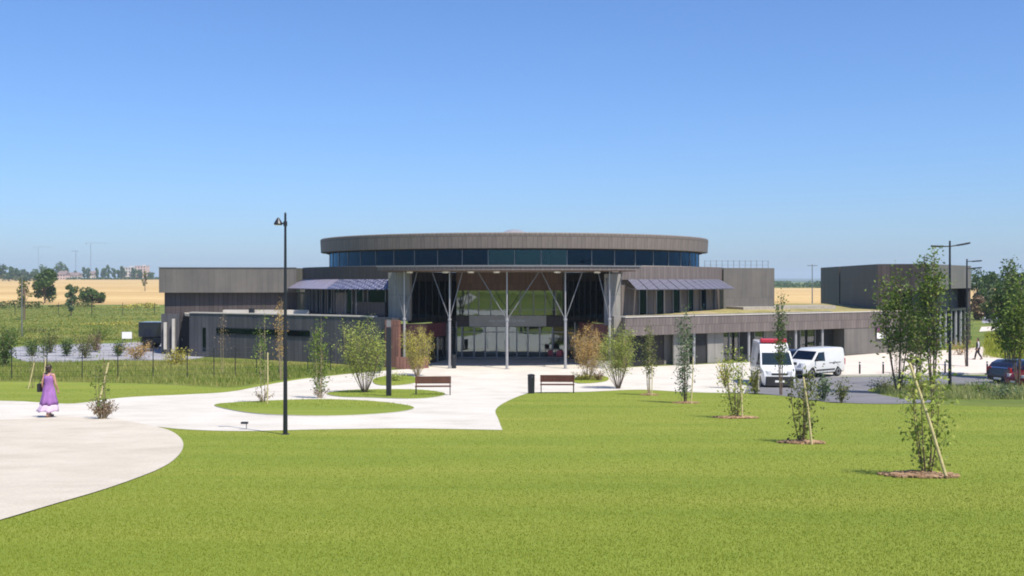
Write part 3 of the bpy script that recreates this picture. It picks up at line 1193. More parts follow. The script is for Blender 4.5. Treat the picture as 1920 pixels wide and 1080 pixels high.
rp = [ep(1172, 0.46), ep(1702, 0.46), (36.5, 100), (34, 112), (23, 112), (22.4, 92), pol(18.7, 66), pol(18.7, 45), pol(18.7, 27)]
mb.prism(rp, 3.2, [3.58, 3.58, 3.68, 3.82, 3.88, 3.86, 3.86, 3.82, 3.64])
bpart(mb, "low_roof", M['sedum'])
mb = MB()
mb.wall([ep(1478, 5.0), ep(1560, 5.4), ep(1650, 4.8)], 3.6, 4.05, 2.5)
bpart(mb, "roof_upstand", M['roofing'])
# right: plain box and roof railing
xa, xb = X(1356, 90.2), X(1452, 91.2)
mb = MB()
mb.prism([(xa, 90.0), (xb, 91.2), (xb + 0.2, 104), (xa - 0.4, 104)], 3.3, 7.32)
bpart(mb, "upper_box", M['clad_light'])
mb = MB()
for i in range(12):
    t = i / 11
    px_, py_ = xa - 1.2 + (xb - xa + 1.1) * t, 92.2 + 0.8 * t
    mb.lathe((px_, py_, 0), [(0.02, 7.2), (0.02, 8.0)], 6)
mb.bar((xa - 1.2, 92.2, 7.95), (xb - 0.1, 93.0, 7.95), 0.018, 0.018)
mb.bar((xa - 1.2, 92.2, 7.6), (xb - 0.1, 93.0, 7.6), 0.012, 0.012)
bpart(mb, "roof_railing", M['alu'])
# low walls by the entrance
mb = MB()
mb.wall([(X(742, 75.4), 75.4), (X(775, 75.1), 75.1), (X(804, 76.2), 76.2)], 0, 0.85, 0.25)
bpart(mb, "planter_wall", M['rust'])
mb = MB()
mb.wall([(X(1100, 76.6), 76.6), (X(1128, 75.6), 75.6), (X(1150, 75.4), 75.4)], 0, 0.55, 0.3)
bpart(mb, "planter_wall", M['coping'])

# ================================================================== RIGHT-HAND BUILDING
B2 = thing("side_building", "brown windowless hall of boarded boxes with a glazed lower front, right of the main building", "building", (38, 98, 0))
O2 = (38, 98, 0)
pA0, pA1, pB1, pC1 = (35.6, 123.0), (32.6, 95.2), (36.65, 93.6), (45.4, 105.5)
for line in ([pA0, (34.45, 112.35)], [(34.38, 111.7), pA1]):
    mb = MB()
    mb.wall(line, 0, 7.72, 0.4)
    mb.build("side_wall", M['clad_umber'], B2, O2)
mb = MB()
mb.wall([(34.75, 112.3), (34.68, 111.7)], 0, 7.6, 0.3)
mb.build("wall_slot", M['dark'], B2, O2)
mb = MB()
mb.wall([(pA1[0] + 0.02, pA1[1] - 0.12), (pB1[0], pB1[1] - 0.02)], 5.35, 7.72, 0.5)
mb.build("front_wall", M['clad_dark'], B2, O2)
mb = MB()
mb.wall([(pA1[0] - 0.03, pA1[1] - 0.15), (pA1[0] + 0.95, pA1[1] - 0.5)], 0, 7.68, 0.3)
mb.build("corner_wall", M['clad_umber'], B2, O2)
mb = MB()
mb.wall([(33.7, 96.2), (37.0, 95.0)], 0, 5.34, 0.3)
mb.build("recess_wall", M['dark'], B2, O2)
mb = MB()
mb.wall([pB1, pC1], 5.5, 7.70, 0.5)
mb.build("front_box", M['clad_light'], B2, O2)
mb = MB()
mb.prism([(35.9, 122.9), (33.0, 95.6), (36.6, 94.2), (45.2, 105.9), (44.9, 122.9)], 7.4, 7.55)
mb.build("roof", M['roofing'], B2, O2)
mb = MB()
dC = Vector((pC1[0] - pB1[0], pC1[1] - pB1[1])).normalized()
nC = Vector((-dC.y, dC.x))
q0, q1 = Vector(pB1) + nC * 1.2, Vector(pC1) + nC * 1.2
mb.wall([q0, q1], 3.6, 5.49, 0.3)
mb.build("upper_wall", M['clad_wall'], B2, O2)
mb = MB()
mb.prism([(pB1[0] + 0.2, pB1[1] + 0.4), (pC1[0] + 0.1, pC1[1] + 0.3), (pC1[0] - 0.4, pC1[1] + 3), (pB1[0] + 0.2, pB1[1] + 3)], 3.4, 3.58)
mb.build("porch_roof", M['black_metal'], B2, O2)
L2 = (q1 - q0).length
for i in range(8):
    s0, s1 = q0 + dC * (L2 * i / 8 + 0.08), q0 + dC * (L2 * (i + 1) / 8 - 0.08)
    mb = MB()
    mb.wall([s0, s1], 0.1, 3.38, 0.05)
    w_ = mb.build("window", M['glass_dark'], B2, O2)
    mb = MB()
    mb.box((s0.x, s0.y - 0.05, 1.7), (0.1, 0.1, 3.36))
    mb.build("window_frame", M['alu'], w_, O2)
    mb = MB()
    pp = Vector(pB1) + dC * (L2 * (i + 0.5) / 8) + nC * 0.35
    mb.lathe((pp.x, pp.y, 0), [(0.16, 0), (0.16, 3.4)], 10)
    mb.build("column", M['steel'], B2, O2)
mb = MB()
mb.wall([(45.4, 105.6), (45.1, 122.8)], 0, 7.69, 0.3)
mb.build("rear_wall", M['clad_umber'], B2, O2)
mb = MB()
mb.wall([(45.0, 122.95), (35.7, 122.95)], 0, 7.69, 0.3)
mb.build("rear_wall", M['clad_umber'], B2, O2)

# ================================================================== VEGETATION
def leaf_cloud(pts, size, rng, up_bias=0.35, aspect=0.5):
    """Pointed four-cornered leaves at the given points -> arrays."""
    n = len(pts)
    pts = np.asarray(pts, float)
    d = rng.normal(size=(n, 3))
    d[:, 2] += up_bias
    d /= np.linalg.norm(d, axis=1)[:, None]
    e = rng.normal(size=(n, 3))
    e -= (e * d).sum(1)[:, None] * d
    e /= np.linalg.norm(e, axis=1)[:, None]
    f = np.cross(d, e)
    L = size * rng.uniform(0.6, 1.35, n)[:, None]
    W = L * aspect
    a = pts - d * L * 0.5
    b = pts + e * W * 0.5 + f * L * 0.08
    c = pts + d * L * 0.5
    g = pts - e * W * 0.5 + f * L * 0.08
    v = np.stack([a, b, c, g], 1).reshape(-1, 3)
    i = np.arange(n) * 4
    q = np.stack([i, i + 1, i + 2, i + 3], 1)
    return v, q


def foliage_obj(name, pts, size, mat, parent, rng, up_bias=0.35, aspect=0.5):
    v, q = leaf_cloud(pts, size, rng, up_bias, aspect)
    me = raw_mesh(name, v, q, mat)
    o = bpy.data.objects.new(name, me)
    COL.objects.link(o)
    o.parent = parent
    return o


def curve_pts(p0, p1, bend, n=5):
    p0, p1 = Vector(p0), Vector(p1)
    return [p0.lerp(p1, i / (n - 1)) + Vector(bend) * math.sin(math.pi * i / (n - 1)) for i in range(n)]


def sapling(name, label, cat, loc, height, width, leaf_mat, bark, n_stems=3, n_leaves=900, leaf=0.09, crown_from=0.25, vase=0.4,
            seed=1, group=None, stem_r=0.022, spread_pow=1.0, aspect=0.5, scatter=0.16, base_spread=0.1, taper_top=0.55, basal=None):
    """Young tree: several stems fanning from the base, twigs, leaves along them."""
    rng = np.random.default_rng(seed)
    rr_ = random.Random(seed)
    root = thing(name, label, cat, loc, 0, group)
    mb = MB()
    lp = []
    for s in range(n_stems):
        a = 2 * math.pi * (s / n_stems) + rr_.uniform(-0.4, 0.4)
        ht = height * (1.0 if s == 0 else rr_.uniform(0.62, 0.98))
        sp = width * 0.5 * vase * (0.15 if s == 0 else rr_.uniform(0.5, 1.0))
        b0 = (math.cos(a) * base_spread * 0.5, math.sin(a) * base_spread * 0.5, -0.05)
        tip = (math.cos(a) * sp, math.sin(a) * sp, ht)
        bend = (math.cos(a) * sp * 0.25 + rr_.uniform(-.04, .04), math.sin(a) * sp * 0.25 + rr_.uniform(-.04, .04), 0)
        cp = curve_pts(b0, tip, bend, 6)
        mb.tube(cp, [stem_r * (1 - 0.8 * i / 5) for i in range(6)], 6)
        ntw = max(4, int(ht * 5))
        for k in range(ntw):
            t = crown_from + (0.97 - crown_from) * (k + rr_.random()) / ntw
            i0 = min(int(t * 5), 4)
            p = cp[i0].lerp(cp[i0 + 1], t * 5 - i0)
            rel = (t - crown_from) / (1 - crown_from)
            env = (math.sin(math.pi * min(1, 0.18 + rel * 0.75)) ** 0.7) * (1 - (1 - taper_top) * rel ** 2)
            ln = width * 0.5 * env * rr_.uniform(0.35, 0.95) * (1 - 0.35 * vase)
            ta = rr_.uniform(0, 2 * math.pi)
            q = p + Vector((math.cos(ta) * ln, math.sin(ta) * ln, ln * rr_.uniform(0.35, 1.1)))
            mb.tube([p, p.lerp(q, 0.5) + Vector((0, 0, 0.03)), q], [stem_r * 0.35, stem_r * 0.25, stem_r * 0.12], 4, cap=False)
            nl = max(3, int(n_leaves / (n_stems * ntw)))
            tt = np.clip(rng.normal(0.7, 0.3, nl), 0.05, 1.15)[:, None]
            base = np.array(p)[None] * (1 - tt) + np.array(q)[None] * tt
            lp.append(base + rng.normal(size=(nl, 3)) * scatter * np.array([1, 1, 1.1]))
    tr = mb.build("trunk", bark, root)
    pts = np.concatenate(lp)
    pts = pts[pts[:, 2] > 0.06]
    foliage_obj("crown", pts, leaf, leaf_mat, root, rng, aspect=aspect)
    if basal:                                          # dry shoots standing round the foot
        m2 = MB()
        bp = []
        for s in range(basal):
            a = rr_.uniform(0, 2 * math.pi)
            ln = rr_.uniform(0.3, 0.62)
            ou = rr_.uniform(0.12, 0.5)
            q = Vector((math.cos(a) * ou, math.sin(a) * ou, ln))
            m2.tube([(math.cos(a) * 0.08, math.sin(a) * 0.08, -0.02), q * 0.55 + Vector((0, 0, 0.05)), q], [0.011, 0.008, 0.004], 4)
            nl = 14
            t = rng.uniform(0.4, 1.05, nl)[:, None]
            bp.append(np.array(q)[None] * t + rng.normal(size=(nl, 3)) * 0.035)
        m2.build("dry_shoots", M['bark_pale'], root)
        foliage_obj("dry_leaves", np.concatenate(bp), 0.075, M['leaf_dry'], root, rng)
    return root


def big_tree(name, label, loc, height, width, mat, seed=1, group=None, n=1600, leaf=0.35, trunk_frac=0.25, cat="tree", flat=1.0):
    rng = np.random.default_rng(seed)
    rr_ = random.Random(seed)
    root = thing(name, label, cat, loc, 0, group)
    mb = MB()
    tr_h = height * trunk_frac
    r0 = max(0.06, height * 0.022)
    mb.tube([(0, 0, -0.1), (0.05 * height * rr_.uniform(-.3, .3), 0, tr_h), (0, 0, height * 0.75)], [r0, r0 * 0.75, r0 * 0.2], 8)
    clumps = []
    nc = 15
    for k in range(nc):
        a = rr_.uniform(0, 2 * math.pi)
        rel = (k + 0.5) / nc
        zc = tr_h + (height - tr_h) * (0.1 + 0.8 * rel)
        env = math.sin(math.pi * (0.15 + 0.72 * rel)) ** 0.8
        rad = width * 0.5 * env * math.sqrt(rr_.uniform(0.1, 1.0)) * 0.75
        c = Vector((math.cos(a) * rad, math.sin(a) * rad * flat, zc))
        cr = (width * 0.5) * rr_.uniform(0.25, 0.42)
        clumps.append((c, cr))
        mb.tube([(0, 0, tr_h * 0.9 + (zc - tr_h) * 0.3), c * 0.6 + Vector((0, 0, zc * 0.32)), c], [r0 * 0.4, r0 * 0.25, r0 * 0.08], 5, cap=False)
    mb.build("trunk", M['bark'], root)
    per = n // nc
    P = []
    for c, cr in clumps:
        u = rng.normal(size=(per, 3))
        u /= np.linalg.norm(u, axis=1)[:, None]
        rad = cr * rng.uniform(0.35, 1.08, per) ** 0.6
        P.append(np.array(c)[None] + u * rad[:, None] * np.array([1, flat, min(1.0, (height - tr_h) / width + 0.25)]))
    P = np.concatenate(P)
    P = P[P[:, 2] > 0.1]
    foliage_obj("crown", P, leaf, mat, root, rng, aspect=0.75)
    return root


def bush(name, label, loc, height, width, mat, seed=1, n=500, leaf=0.12, group=None, depth=None, cat="bush"):
    rng = np.random.default_rng(seed)
    rr_ = random.Random(seed)
    root = thing(name, label, cat, loc, 0, group)
    mb = MB()
    P = []
    ns = 9
    for s in range(ns):
        a = 2 * math.pi * s / ns + rr_.uniform(-.3, .3)
        ou = rr_.uniform(0.15, 0.9) * width * 0.5
        ht = height * rr_.uniform(0.55, 0.95)
        q = Vector((math.cos(a) * ou, math.sin(a) * ou * (depth or width) / width, ht))
        mb.tube([(0, 0, -0.03), q * 0.5 + Vector((0, 0, ht * 0.12)), q], [0.02 * height, 0.012 * height, 0.004 * height], 5)
        nl = n // ns
        t = rng.uniform(0.25, 1.08, nl)[:, None]
        P.append(np.array(q)[None] * t + rng.normal(size=(nl, 3)) * np.array([width * 0.13, width * 0.13, height * 0.12]))
    mb.build("stems", M['bark'], root)
    P = np.concatenate(P)
    P = P[P[:, 2] > 0.02]
    foliage_obj("foliage", P, leaf, mat, root, rng)
    return root


# --- the row of saplings along the lawn edge, each in a mulch ring with a slanting stake
def mulch(loc, rx, ry, label, seed):
    rng = random.Random(seed)
    mb = MB()
    n = 26
    vs = [(0, 0, 0.07)]
    for ring, (k, z) in enumerate(((0.5, 0.055), (0.82, 0.04), (1.0, 0.0))):
        for i in range(n):
            a = 2 * math.pi * i / n
            q = k * (1 + rng.uniform(-.10, .10))
            gx, gy = rx * q * math.cos(a), ry * q * math.sin(a)
            vs.append((gx, gy, z * rng.uniform(0.6, 1.4) + h(loc.y + gy) - h(loc.y) - (0.02 if ring == 2 else 0)))
    fs = [(0, 1 + i, 1 + (i + 1) % n) for i in range(n)]
    for rg in range(2):
        for i in range(n):
            a, b = 1 + rg * n + i, 1 + rg * n + (i + 1) % n
            fs.append((a, a + n, b + n, b))
    mb.add(vs, fs)
    for k in range(150):                               # loose chips and clods
        a, q = rng.uniform(0, 2 * math.pi), math.sqrt(rng.random()) * 1.12
        gx, gy = rx * q * math.cos(a), ry * q * math.sin(a)
        s = rng.uniform(0.02, 0.055)
        mb.box((gx, gy, 0.05 * max(0, 1 - q) + h(loc.y + gy) - h(loc.y) + 0.02), (s * 1.8, s, s * 0.7),
               mat=Matrix.Rotation(rng.uniform(0, 6), 4, 'Z') @ Matrix.Rotation(rng.uniform(-.5, .5), 4, 'X'))
    o = mb.build("mulch_bed", M['mulch'])
    o.location = loc + Vector((0, 0, 0.01))
    return tag(o, label, "mulch bed", "mulch beds under the saplings on the lawn")


def stake(p0, p1, r, label, group="pale stakes beside young trees"):
    p0, p1 = Vector(p0), Vector(p1)
    mb = MB()
    d = p1 - p0
    mid = d * 0.5 + Vector((0.015, 0, 0.01))
    mb.tube([(-d.x * 0.04, -d.y * 0.04, -d.z * 0.04), mid, d, d * 1.012], [r, r * 0.95, r * 0.85, r * 0.35], 9)
    o = mb.build("tree_stake", M['stake'])
    o.location = p0
    return tag(o, label, "stake", group)


GS = "saplings along the lawn edge"
p = at(1738, 893)
sapling("sapling", "nearest lawn sapling, thin leafy shoots in the largest mulch bed", "sapling", p, 1.9, 0.9, M['leaf_willow'], M['bark'], 6, 800, 0.085, 0.06, 0.75, 3, GS, 0.014, scatter=0.09)
mulch(p + Vector((-0.12, 0, 0)), 0.55, 0.5, "terracotta mulch bed under the nearest sapling, largest of the beds", 1)
stake(at(1775, 898), at(1775, 898) + Vector((-0.5, 0.2, 1.78)), 0.026, "pale slanting stake leaning left across the nearest lawn sapling")
p = at(1504, 831)
sapling("sapling", "second nearest lawn sapling, small and open, with an upright pale stake", "sapling", p, 1.75, 0.9, M['leaf_olive'], M['bark'], 6, 700, 0.085, 0.08, 0.75, 4, GS, 0.014, scatter=0.1)
mulch(p, 0.48, 0.4, "reddish mulch bed under the second nearest sapling on the lawn", 2)
stake(at(1522, 834), at(1522, 834) + Vector((-0.16, 0.1, 1.5)), 0.026, "nearly upright pale stake beside the second nearest lawn sapling")
p = at(1379, 784)
sapling("sapling", "bushy third lawn sapling with dense dark foot, before the windowed right wing", "sapling", p, 2.3, 1.15, M['leaf_willow'], M['bark'], 8, 950, 0.09, 0.05, 0.7, 5, GS, 0.015, scatter=0.1)
mulch(p, 0.66, 0.5, "broad flat mulch bed under the bushy third sapling", 3)
stake(at(1392, 785), at(1392, 785) + Vector((-0.05, 0.1, 1.3)), 0.025, "short pale stake behind the bushy third lawn sapling")
p = at(1285, 756)
sapling("sapling", "tall grey green columnar sapling on the lawn edge before a dark doorway", "sapling", p, 4.1, 1.15, M['leaf_teal'], M['bark'], 5, 1500, 0.10, 0.1, 0.5, 6, GS, 0.02, scatter=0.12)
mulch(p, 0.5, 0.42, "mulch bed under the tall grey green columnar sapling", 4)
stake(at(1296, 757), at(1296, 757) + Vector((0.1, 0.1, 1.9)), 0.025, "upright pale stake at the right of the grey green columnar sapling")
p = at(1217, 741)
sapling("sapling", "narrow dark green sapling with bare lower stem, between willow bush and columnar sapling", "sapling", p, 3.5, 1.0, M['leaf_olive'], M['bark_pale'], 5, 1000, 0.10, 0.35, 0.5, 7, GS, 0.02, scatter=0.11)
mulch(p, 0.45, 0.4, "small mulch bed under the narrow dark green sapling", 5)
stake(at(1222, 742), at(1222, 742) + Vector((0.03, 0.1, 1.5)), 0.025, "pale stake tied close to the narrow dark green sapling")
GV = "vase shaped willows before the entrance"
sapling("willow", "bright green bushy willow right of the entrance, vase of many stems", "willow", at(1160, 729), 3.6, 2.0, M['leaf_willow'], M['bark'], 16, 5200, 0.11, 0.30, 0.95, 8, GV, 0.02, aspect=0.3, scatter=0.13)
sapling("willow", "rusty orange willow right of the entrance before the end column", "willow", at(1103, 713), 3.6, 2.3, M['leaf_orange'], M['bark_pale'], 17, 4400, 0.11, 0.28, 0.95, 9, GV, 0.02, aspect=0.3, scatter=0.14)
sapling("willow", "yellowish willow left of the entrance behind the brown bench", "willow", at(782, 706), 3.3, 2.1, M['leaf_yellow'], M['bark_pale'], 18, 4400, 0.11, 0.22, 0.95, 10, GV, 0.02, aspect=0.3, scatter=0.13)
sapling("willow", "large green willow on a bare forked foot on the middle grass island", "willow", at(684, 737), 4.0, 2.5, M['leaf_willow'], M['bark'], 18, 5200, 0.12, 0.30, 0.95, 11, GV, 0.022, aspect=0.3, scatter=0.16)
sapling("sapling", "slender green poplar sapling at the back of the front grass island", "sapling", at(600, 747), 3.7, 1.25, M['leaf_green'], M['bark_pale'], 6, 1500, 0.11, 0.14, 0.6, 12, None, 0.02, scatter=0.12, basal=10)
sapling("sapling", "thin pale green sapling beside a T shaped stake on the front grass island", "sapling", at(494, 756), 3.9, 1.0, M['leaf_green'], M['bark_pale'], 3, 420, 0.11, 0.3, 0.5, 13, None, 0.02, scatter=0.12, basal=12)
stake(at(501, 759), at(501, 759) + Vector((0.02, 0, 2.1)), 0.03, "upright pale stake on the front grass island left of the tall lamp")
sapling("sapling", "tall thin sapling with rusty leaves in the meadow beside the lamp post", "sapling", at(527, 712), 5.2, 1.0, M['leaf_orange'], M['bark_pale'], 3, 420, 0.12, 0.3, 0.4, 14, None, 0.025, scatter=0.14)
sapling("sapling", "nearly bare tall sapling standing in the meadow before the slot window", "sapling", at(418, 704), 4.3, 0.8, M['leaf_dry'], M['bark_pale'], 2, 60, 0.1, 0.4, 0.4, 15, None, 0.018)
p = at(192, 786)
sapling("sapling", "sparse sapling with dry brown shoots round its foot on the path edge", "sapling", p, 2.1, 0.9, M['leaf_green'], M['bark'], 5, 260, 0.09, 0.2, 0.6, 16, None, 0.014, scatter=0.12, basal=46)
stake(at(181, 772), at(181, 772) + Vector((0.4, 0.05, 1.72)), 0.032, "pale yellow stake leaning right over the sapling with dry shoots")
stake(at(53, 729), at(53, 729) + Vector((0.28, 0.1, 1.42)), 0.035, "short pale stake leaning right in the grass left of the woman")
sapling("sapling", "wispy young sapling in the grass left of the woman", "sapling", at(62, 728), 2.6, 0.9, M['leaf_olive'], M['bark'], 3, 120, 0.1, 0.35, 0.5, 17, None, 0.014)
stake(at(80, 722), at(80, 722) + Vector((0.14, 0.1, 1.55)), 0.038, "pale stake showing just above the woman's shoulder")
sapling("sapling", "dark leaved young tree behind the woman in purple", "sapling", at(84, 712), 3.2, 0.9, M['leaf_deep'], M['bark'], 3, 260, 0.12, 0.55, 0.5, 18, None, 0.016)

# --- trees by the road at the right
GR = "young trees by the road"
sapling("young_tree", "left tree of the leafy group beside the road, broad lobed crown", "tree", at(1684, 738), 6.3, 3.0, M['leaf_green'], M['bark'], 5, 2200, 0.18, 0.38, 0.55, 21, GR, 0.04, scatter=0.22)
sapling("young_tree", "tallest tree of the leafy group beside the road, left of the twin armed lamp", "tree", at(1749, 741), 7.3, 2.5, M['leaf_green'], M['bark'], 5, 2200, 0.18, 0.30, 0.45, 22, GR, 0.045, scatter=0.2)
sapling("young_tree", "middle tree of the leafy group beside the road with pale olive leaves", "tree", at(1718, 728), 4.7, 2.2, M['leaf_olive'], M['bark'], 5, 1100, 0.19, 0.28, 0.5, 23, GR, 0.035, scatter=0.2)
sapling("young_tree", "slender dark leaved tree standing in front of the ambulance", "tree", at(1464, 741), 5.1, 0.95, M['leaf_deep'], M['bark'], 3, 900, 0.13, 0.36, 0.4, 24, GR, 0.03, scatter=0.12)
sapling("young_tree", "dark leaved tree behind the dark car at the right edge", "tree", at(1891, 712), 7.6, 2.8, M['leaf_deep'], M['bark'], 5, 3800, 0.2, 0.36, 0.5, 25, GR, 0.045, scatter=0.22)
sapling("young_tree", "second dark leaved tree at the right edge, nearer the red car", "tree", at(1909, 728), 6.2, 2.8, M['leaf_green'], M['bark'], 5, 2600, 0.19, 0.42, 0.5, 26, GR, 0.04, scatter=0.22)
sapling("young_tree", "young tree with dark trunk by the far lamp, before the glazed porch", "tree", at(1812, 690), 4.2, 1.1, M['leaf_deep'], M['bark'], 3, 380, 0.14, 0.45, 0.4, 27, GR, 0.03, scatter=0.15)
GP = "slim bare saplings along the pavement"
for i, (px_, py_, hh) in enumerate(((1679, 703, 2.2), (1690, 704, 1.9), (1726, 705, 2.0))):
    sapling("bare_sapling", ("leftmost slim reddish sapling between road and pavement", "second slim reddish sapling between road and pavement", "slim reddish sapling behind the leafy road trees")[i],
            "sapling", at(px_, py_), hh, 0.5, M['leaf_olive'], M['bark'], 2, 90, 0.12, 0.5, 0.4, 40 + i, GP, 0.02)
# small shrubs in the right verge and before the entrance
for i, (px_, py_, hh, wd, mt, lb) in enumerate((
        (1545, 752, 1.25, 0.9, 'leaf_teal', "grey green shrub in long grass below the white van"),
        (1578, 756, 0.9, 0.8, 'leaf_olive', "low olive shrub in long grass at the bend of the road"),
        (1416, 739, 1.3, 0.7, 'leaf_yellow', "straw coloured shrub left of the ambulance's front wheel"),
        (1360, 728, 1.5, 1.1, 'leaf_yellow', "straw coloured loose shrub on the pale forecourt behind the third sapling"),
        (1690, 733, 1.2, 1.3, 'leaf_deep', "dark green shrub at the left end of the road verge"),
        (1655, 735, 0.7, 1.6, 'leaf_olive', "low spreading shrub at the tip of the road verge"),
        (1725, 741, 1.1, 1.4, 'leaf_willow', "light green shrub at the foot of the leafy road trees"),
        (1840, 742, 0.8, 1.8, 'leaf_green', "low green shrub right of the twin armed lamp's foot"),
        (1880, 748, 0.7, 1.8, 'leaf_teal', "low grey green shrub in the verge before the dark car"),
        (712, 700, 1.2, 0.7, 'leaf_teal', "small grey green shrub left of the dark light column"),
        (740, 715, 0.55, 1.6, 'leaf_willow', "low light green planting on the small grass island left of the entrance"),
        (1090, 713, 0.5, 1.4, 'leaf_yellow', "low yellowish planting on the small grass island right of the entrance"),
        (1122, 714, 0.6, 1.0, 'leaf_dry', "dry brown planting beside the orange willow's foot"),
        (1800, 668, 1.3, 2.2, 'leaf_orange', "rusty low shrub by the pavement near the far lamp"))):
    bush("shrub", lb, at(px_, py_), hh, wd, M[mt], 60 + i, 420, 0.10 if hh < 1 else 0.13, "low shrubs beside paths and road")

# --- left middle distance
bush("evergreen_bush", "tall dark evergreen bush at the left edge of the photograph", at(10, 688), 2.6, 2.0, M['leaf_deep'], 80, 1500, 0.16, None)
for i, (px_, py_, hh, wd, mt, lb) in enumerate((
        (60, 668, 1.3, 1.0, 'leaf_deep', "dark bush on the grey hard standing near the left edge"),
        (94, 662, 1.5, 1.3, 'leaf_olive', "bushy clump at the middle of the grey hard standing"),
        (125, 668, 1.2, 0.8, 'leaf_deep', "small dark bush right of the woman on the hard standing"),
        (160, 672, 1.7, 1.6, 'leaf_olive', "tall olive bush splitting the grey hard standing"),
        (180, 660, 1.6, 1.2, 'leaf_dry', "browny bush left of the white sign"),
        (222, 668, 1.1, 0.8, 'leaf_deep', "little dark bush below the white sign"),
        (258, 674, 1.2, 1.6, 'leaf_orange', "rusty bush in the meadow near the building corner"),
        (272, 652, 1.3, 1.0, 'leaf_deep', "dark green bush beside the dark truck's wheels"),
        (24, 646, 1.5, 2.6, 'leaf_green', "green hedge clump behind the hard standing at the left edge"),
        (190, 638, 1.4, 2.2, 'leaf_green', "rounded green bush on the far side of the hard standing"),
        (330, 684, 1.0, 1.7, 'leaf_yellow', "straw coloured bush under the low slate wall"))):
    bush("meadow_bush", lb, at(px_, py_), hh * 1.15, wd * 1.4, M[mt], 90 + i, 900, 0.14, "bushes round the hard standing")
GF = "trees in the fields at left"
big_tree("field_tree", "big round dark tree standing before the wheat field at left", at(84, 569), 9.3, 8.6, M['leaf_deep'], 101, GF, 4200, 0.5, 0.12)
big_tree("field_tree", "thin young tree left of the big round tree", at(46, 600), 7.0, 2.6, M['leaf_olive'], 102, GF, 500, 0.3, 0.3)
big_tree("field_tree", "light green small tree left of the dark hedge in the wheat", at(134, 578), 5.4, 3.6, M['leaf_olive'], 103, GF, 1200, 0.4, 0.15)
big_tree("field_tree", "dark low rounded clump on the wheat field's edge", at(163, 569), 4.0, 5.2, M['leaf_deep'], 104, GF, 1600, 0.45, 0.05)
big_tree("field_tree", "dark square ended clump at the right of the wheat field hedge", at(184, 569), 3.3, 4.6, M['leaf_deep'], 105, GF, 1500, 0.45, 0.05)
big_tree("field_tree", "young green conifer before the wheat, tipped with pale leaves", at(133, 592), 5.2, 2.4, M['leaf_teal'], 106, GF, 700, 0.3, 0.1)
big_tree("field_tree", "lone thin tree high in the wheat near the building corner", Vector((X(272, 480), 480, wheat_h(X(272, 480), 480))), 9.5, 3.0, M['leaf_olive'], 107, GF, 400, 0.5, 0.2)

# --- far trees on the left horizon
GH = "trees on the far left horizon"
rng_ = random.Random(21)
HT = [(-8, 1000, 19, 12), (6, 1010, 18, 11), (18, 990, 15, 12), (30, 1020, 13, 10), (40, 1010, 12, 12), (52, 1000, 10, 12), (66, 1050, 12, 14), (82, 1200, 18, 16), (97, 1240, 14, 14),
      (106, 1230, 17, 14), (114, 1260, 23, 15), (122, 1250, 17, 10), (140, 1270, 10, 12), (158, 1270, 17, 7), (165, 1260, 15, 8), (182, 1280, 16, 5), (194, 1270, 15, 8), (203, 1280, 19, 11),
      (213, 1270, 15, 9), (222, 1280, 13, 7), (230, 1290, 18, 9), (250, 1290, 16, 8), (262, 1300, 13, 9), (284, 1300, 9, 12)]
TL = ["dark tree on the skyline at the very left edge", "second dark tree on the skyline from the left edge", "rounded tree on the left skyline hedge, third from the edge",
      "small tree in the left skyline hedge, fourth from the edge", "small tree in the left skyline hedge, fifth from the edge", "low tree where the left skyline hedge thins out",
      "low dark tree left of the big round field tree's top", "bluish tree right behind the big round field tree", "tree on the skyline just right of the big round field tree",
      "tree left of the tallest skyline tree", "tallest dark tree on the left skyline, left of the pale houses", "narrow tree at the right side of the tallest skyline tree",
      "low tree among the pale skyline houses", "narrow tree right of the pale skyline houses", "tree right of the narrow one beyond the pale houses", "thinnest upright tree on the skyline",
      "tree left of the broad crown mid skyline", "broad crowned tree in the middle of the skyline row", "tree right of the broad crown mid skyline", "small tree before the long pale block",
      "tree at the left end of the long pale block", "tree before the middle of the long pale block", "tree before the right end of the long pale block", "low bushy tree beside the main building's corner"]
for i, (px_, d, hh, wd) in enumerate(HT):
    x_ = X(px_, d)
    big_tree("skyline_tree", TL[i], (x_, d, wheat_h(x_, d) - 0.2), hh * 0.92, wd * 0.95, M['leaf_deep'], 200 + i, GH, 520, 1.7, 0.1)

def hedge(label, px0, px1, d, hgt, seed, mat='leaf_deep', leaf=1.5, dens=14, step=6):
    rng = np.random.default_rng(seed)
    x0, x1 = X(px0, d), X(px1, d)
    xm = (x0 + x1) / 2
    t = thing("hedge", label, "hedge", (xm, d, wheat_h(xm, d) - 0.3))
    n_ = int((x1 - x0) * dens)
    xs_ = rng.uniform(x0 - xm, x1 - xm, n_)
    prof_ = 0.72 + 0.2 * np.sin(xs_ * 0.21) + 0.14 * np.sin(xs_ * 0.57 + 1)
    P = np.stack([xs_, rng.uniform(-1.6, 1.6, n_), hgt * prof_ * rng.uniform(0, 1, n_) ** 0.7], 1)
    foliage_obj("foliage", P, leaf, M[mat], t, rng, aspect=0.8)
    mb = MB()
    for k in range(int((x1 - x0) / step)):
        xx = x0 - xm + step / 2 + step * k
        mb.tube([(xx, 0, -0.3), (xx + 0.3, 0, hgt * 0.6)], [0.12, 0.05], 5)
    mb.tube([(x0 - xm + 0.5, 0, 0.05), (0, 0.2, 0.08), (x1 - xm - 0.5, 0, 0.05)], 0.06, 5)
    mb.build("stems", M['bark'], t)


hedge("long dark hedge along the left end of the skyline above the wheat", -60, 62, 1000, 8.0, 501, 'leaf_olive')
hedge("low dark hedge along the top of the wheat before the pale houses", 64, 300, 1215, 3.2, 502)

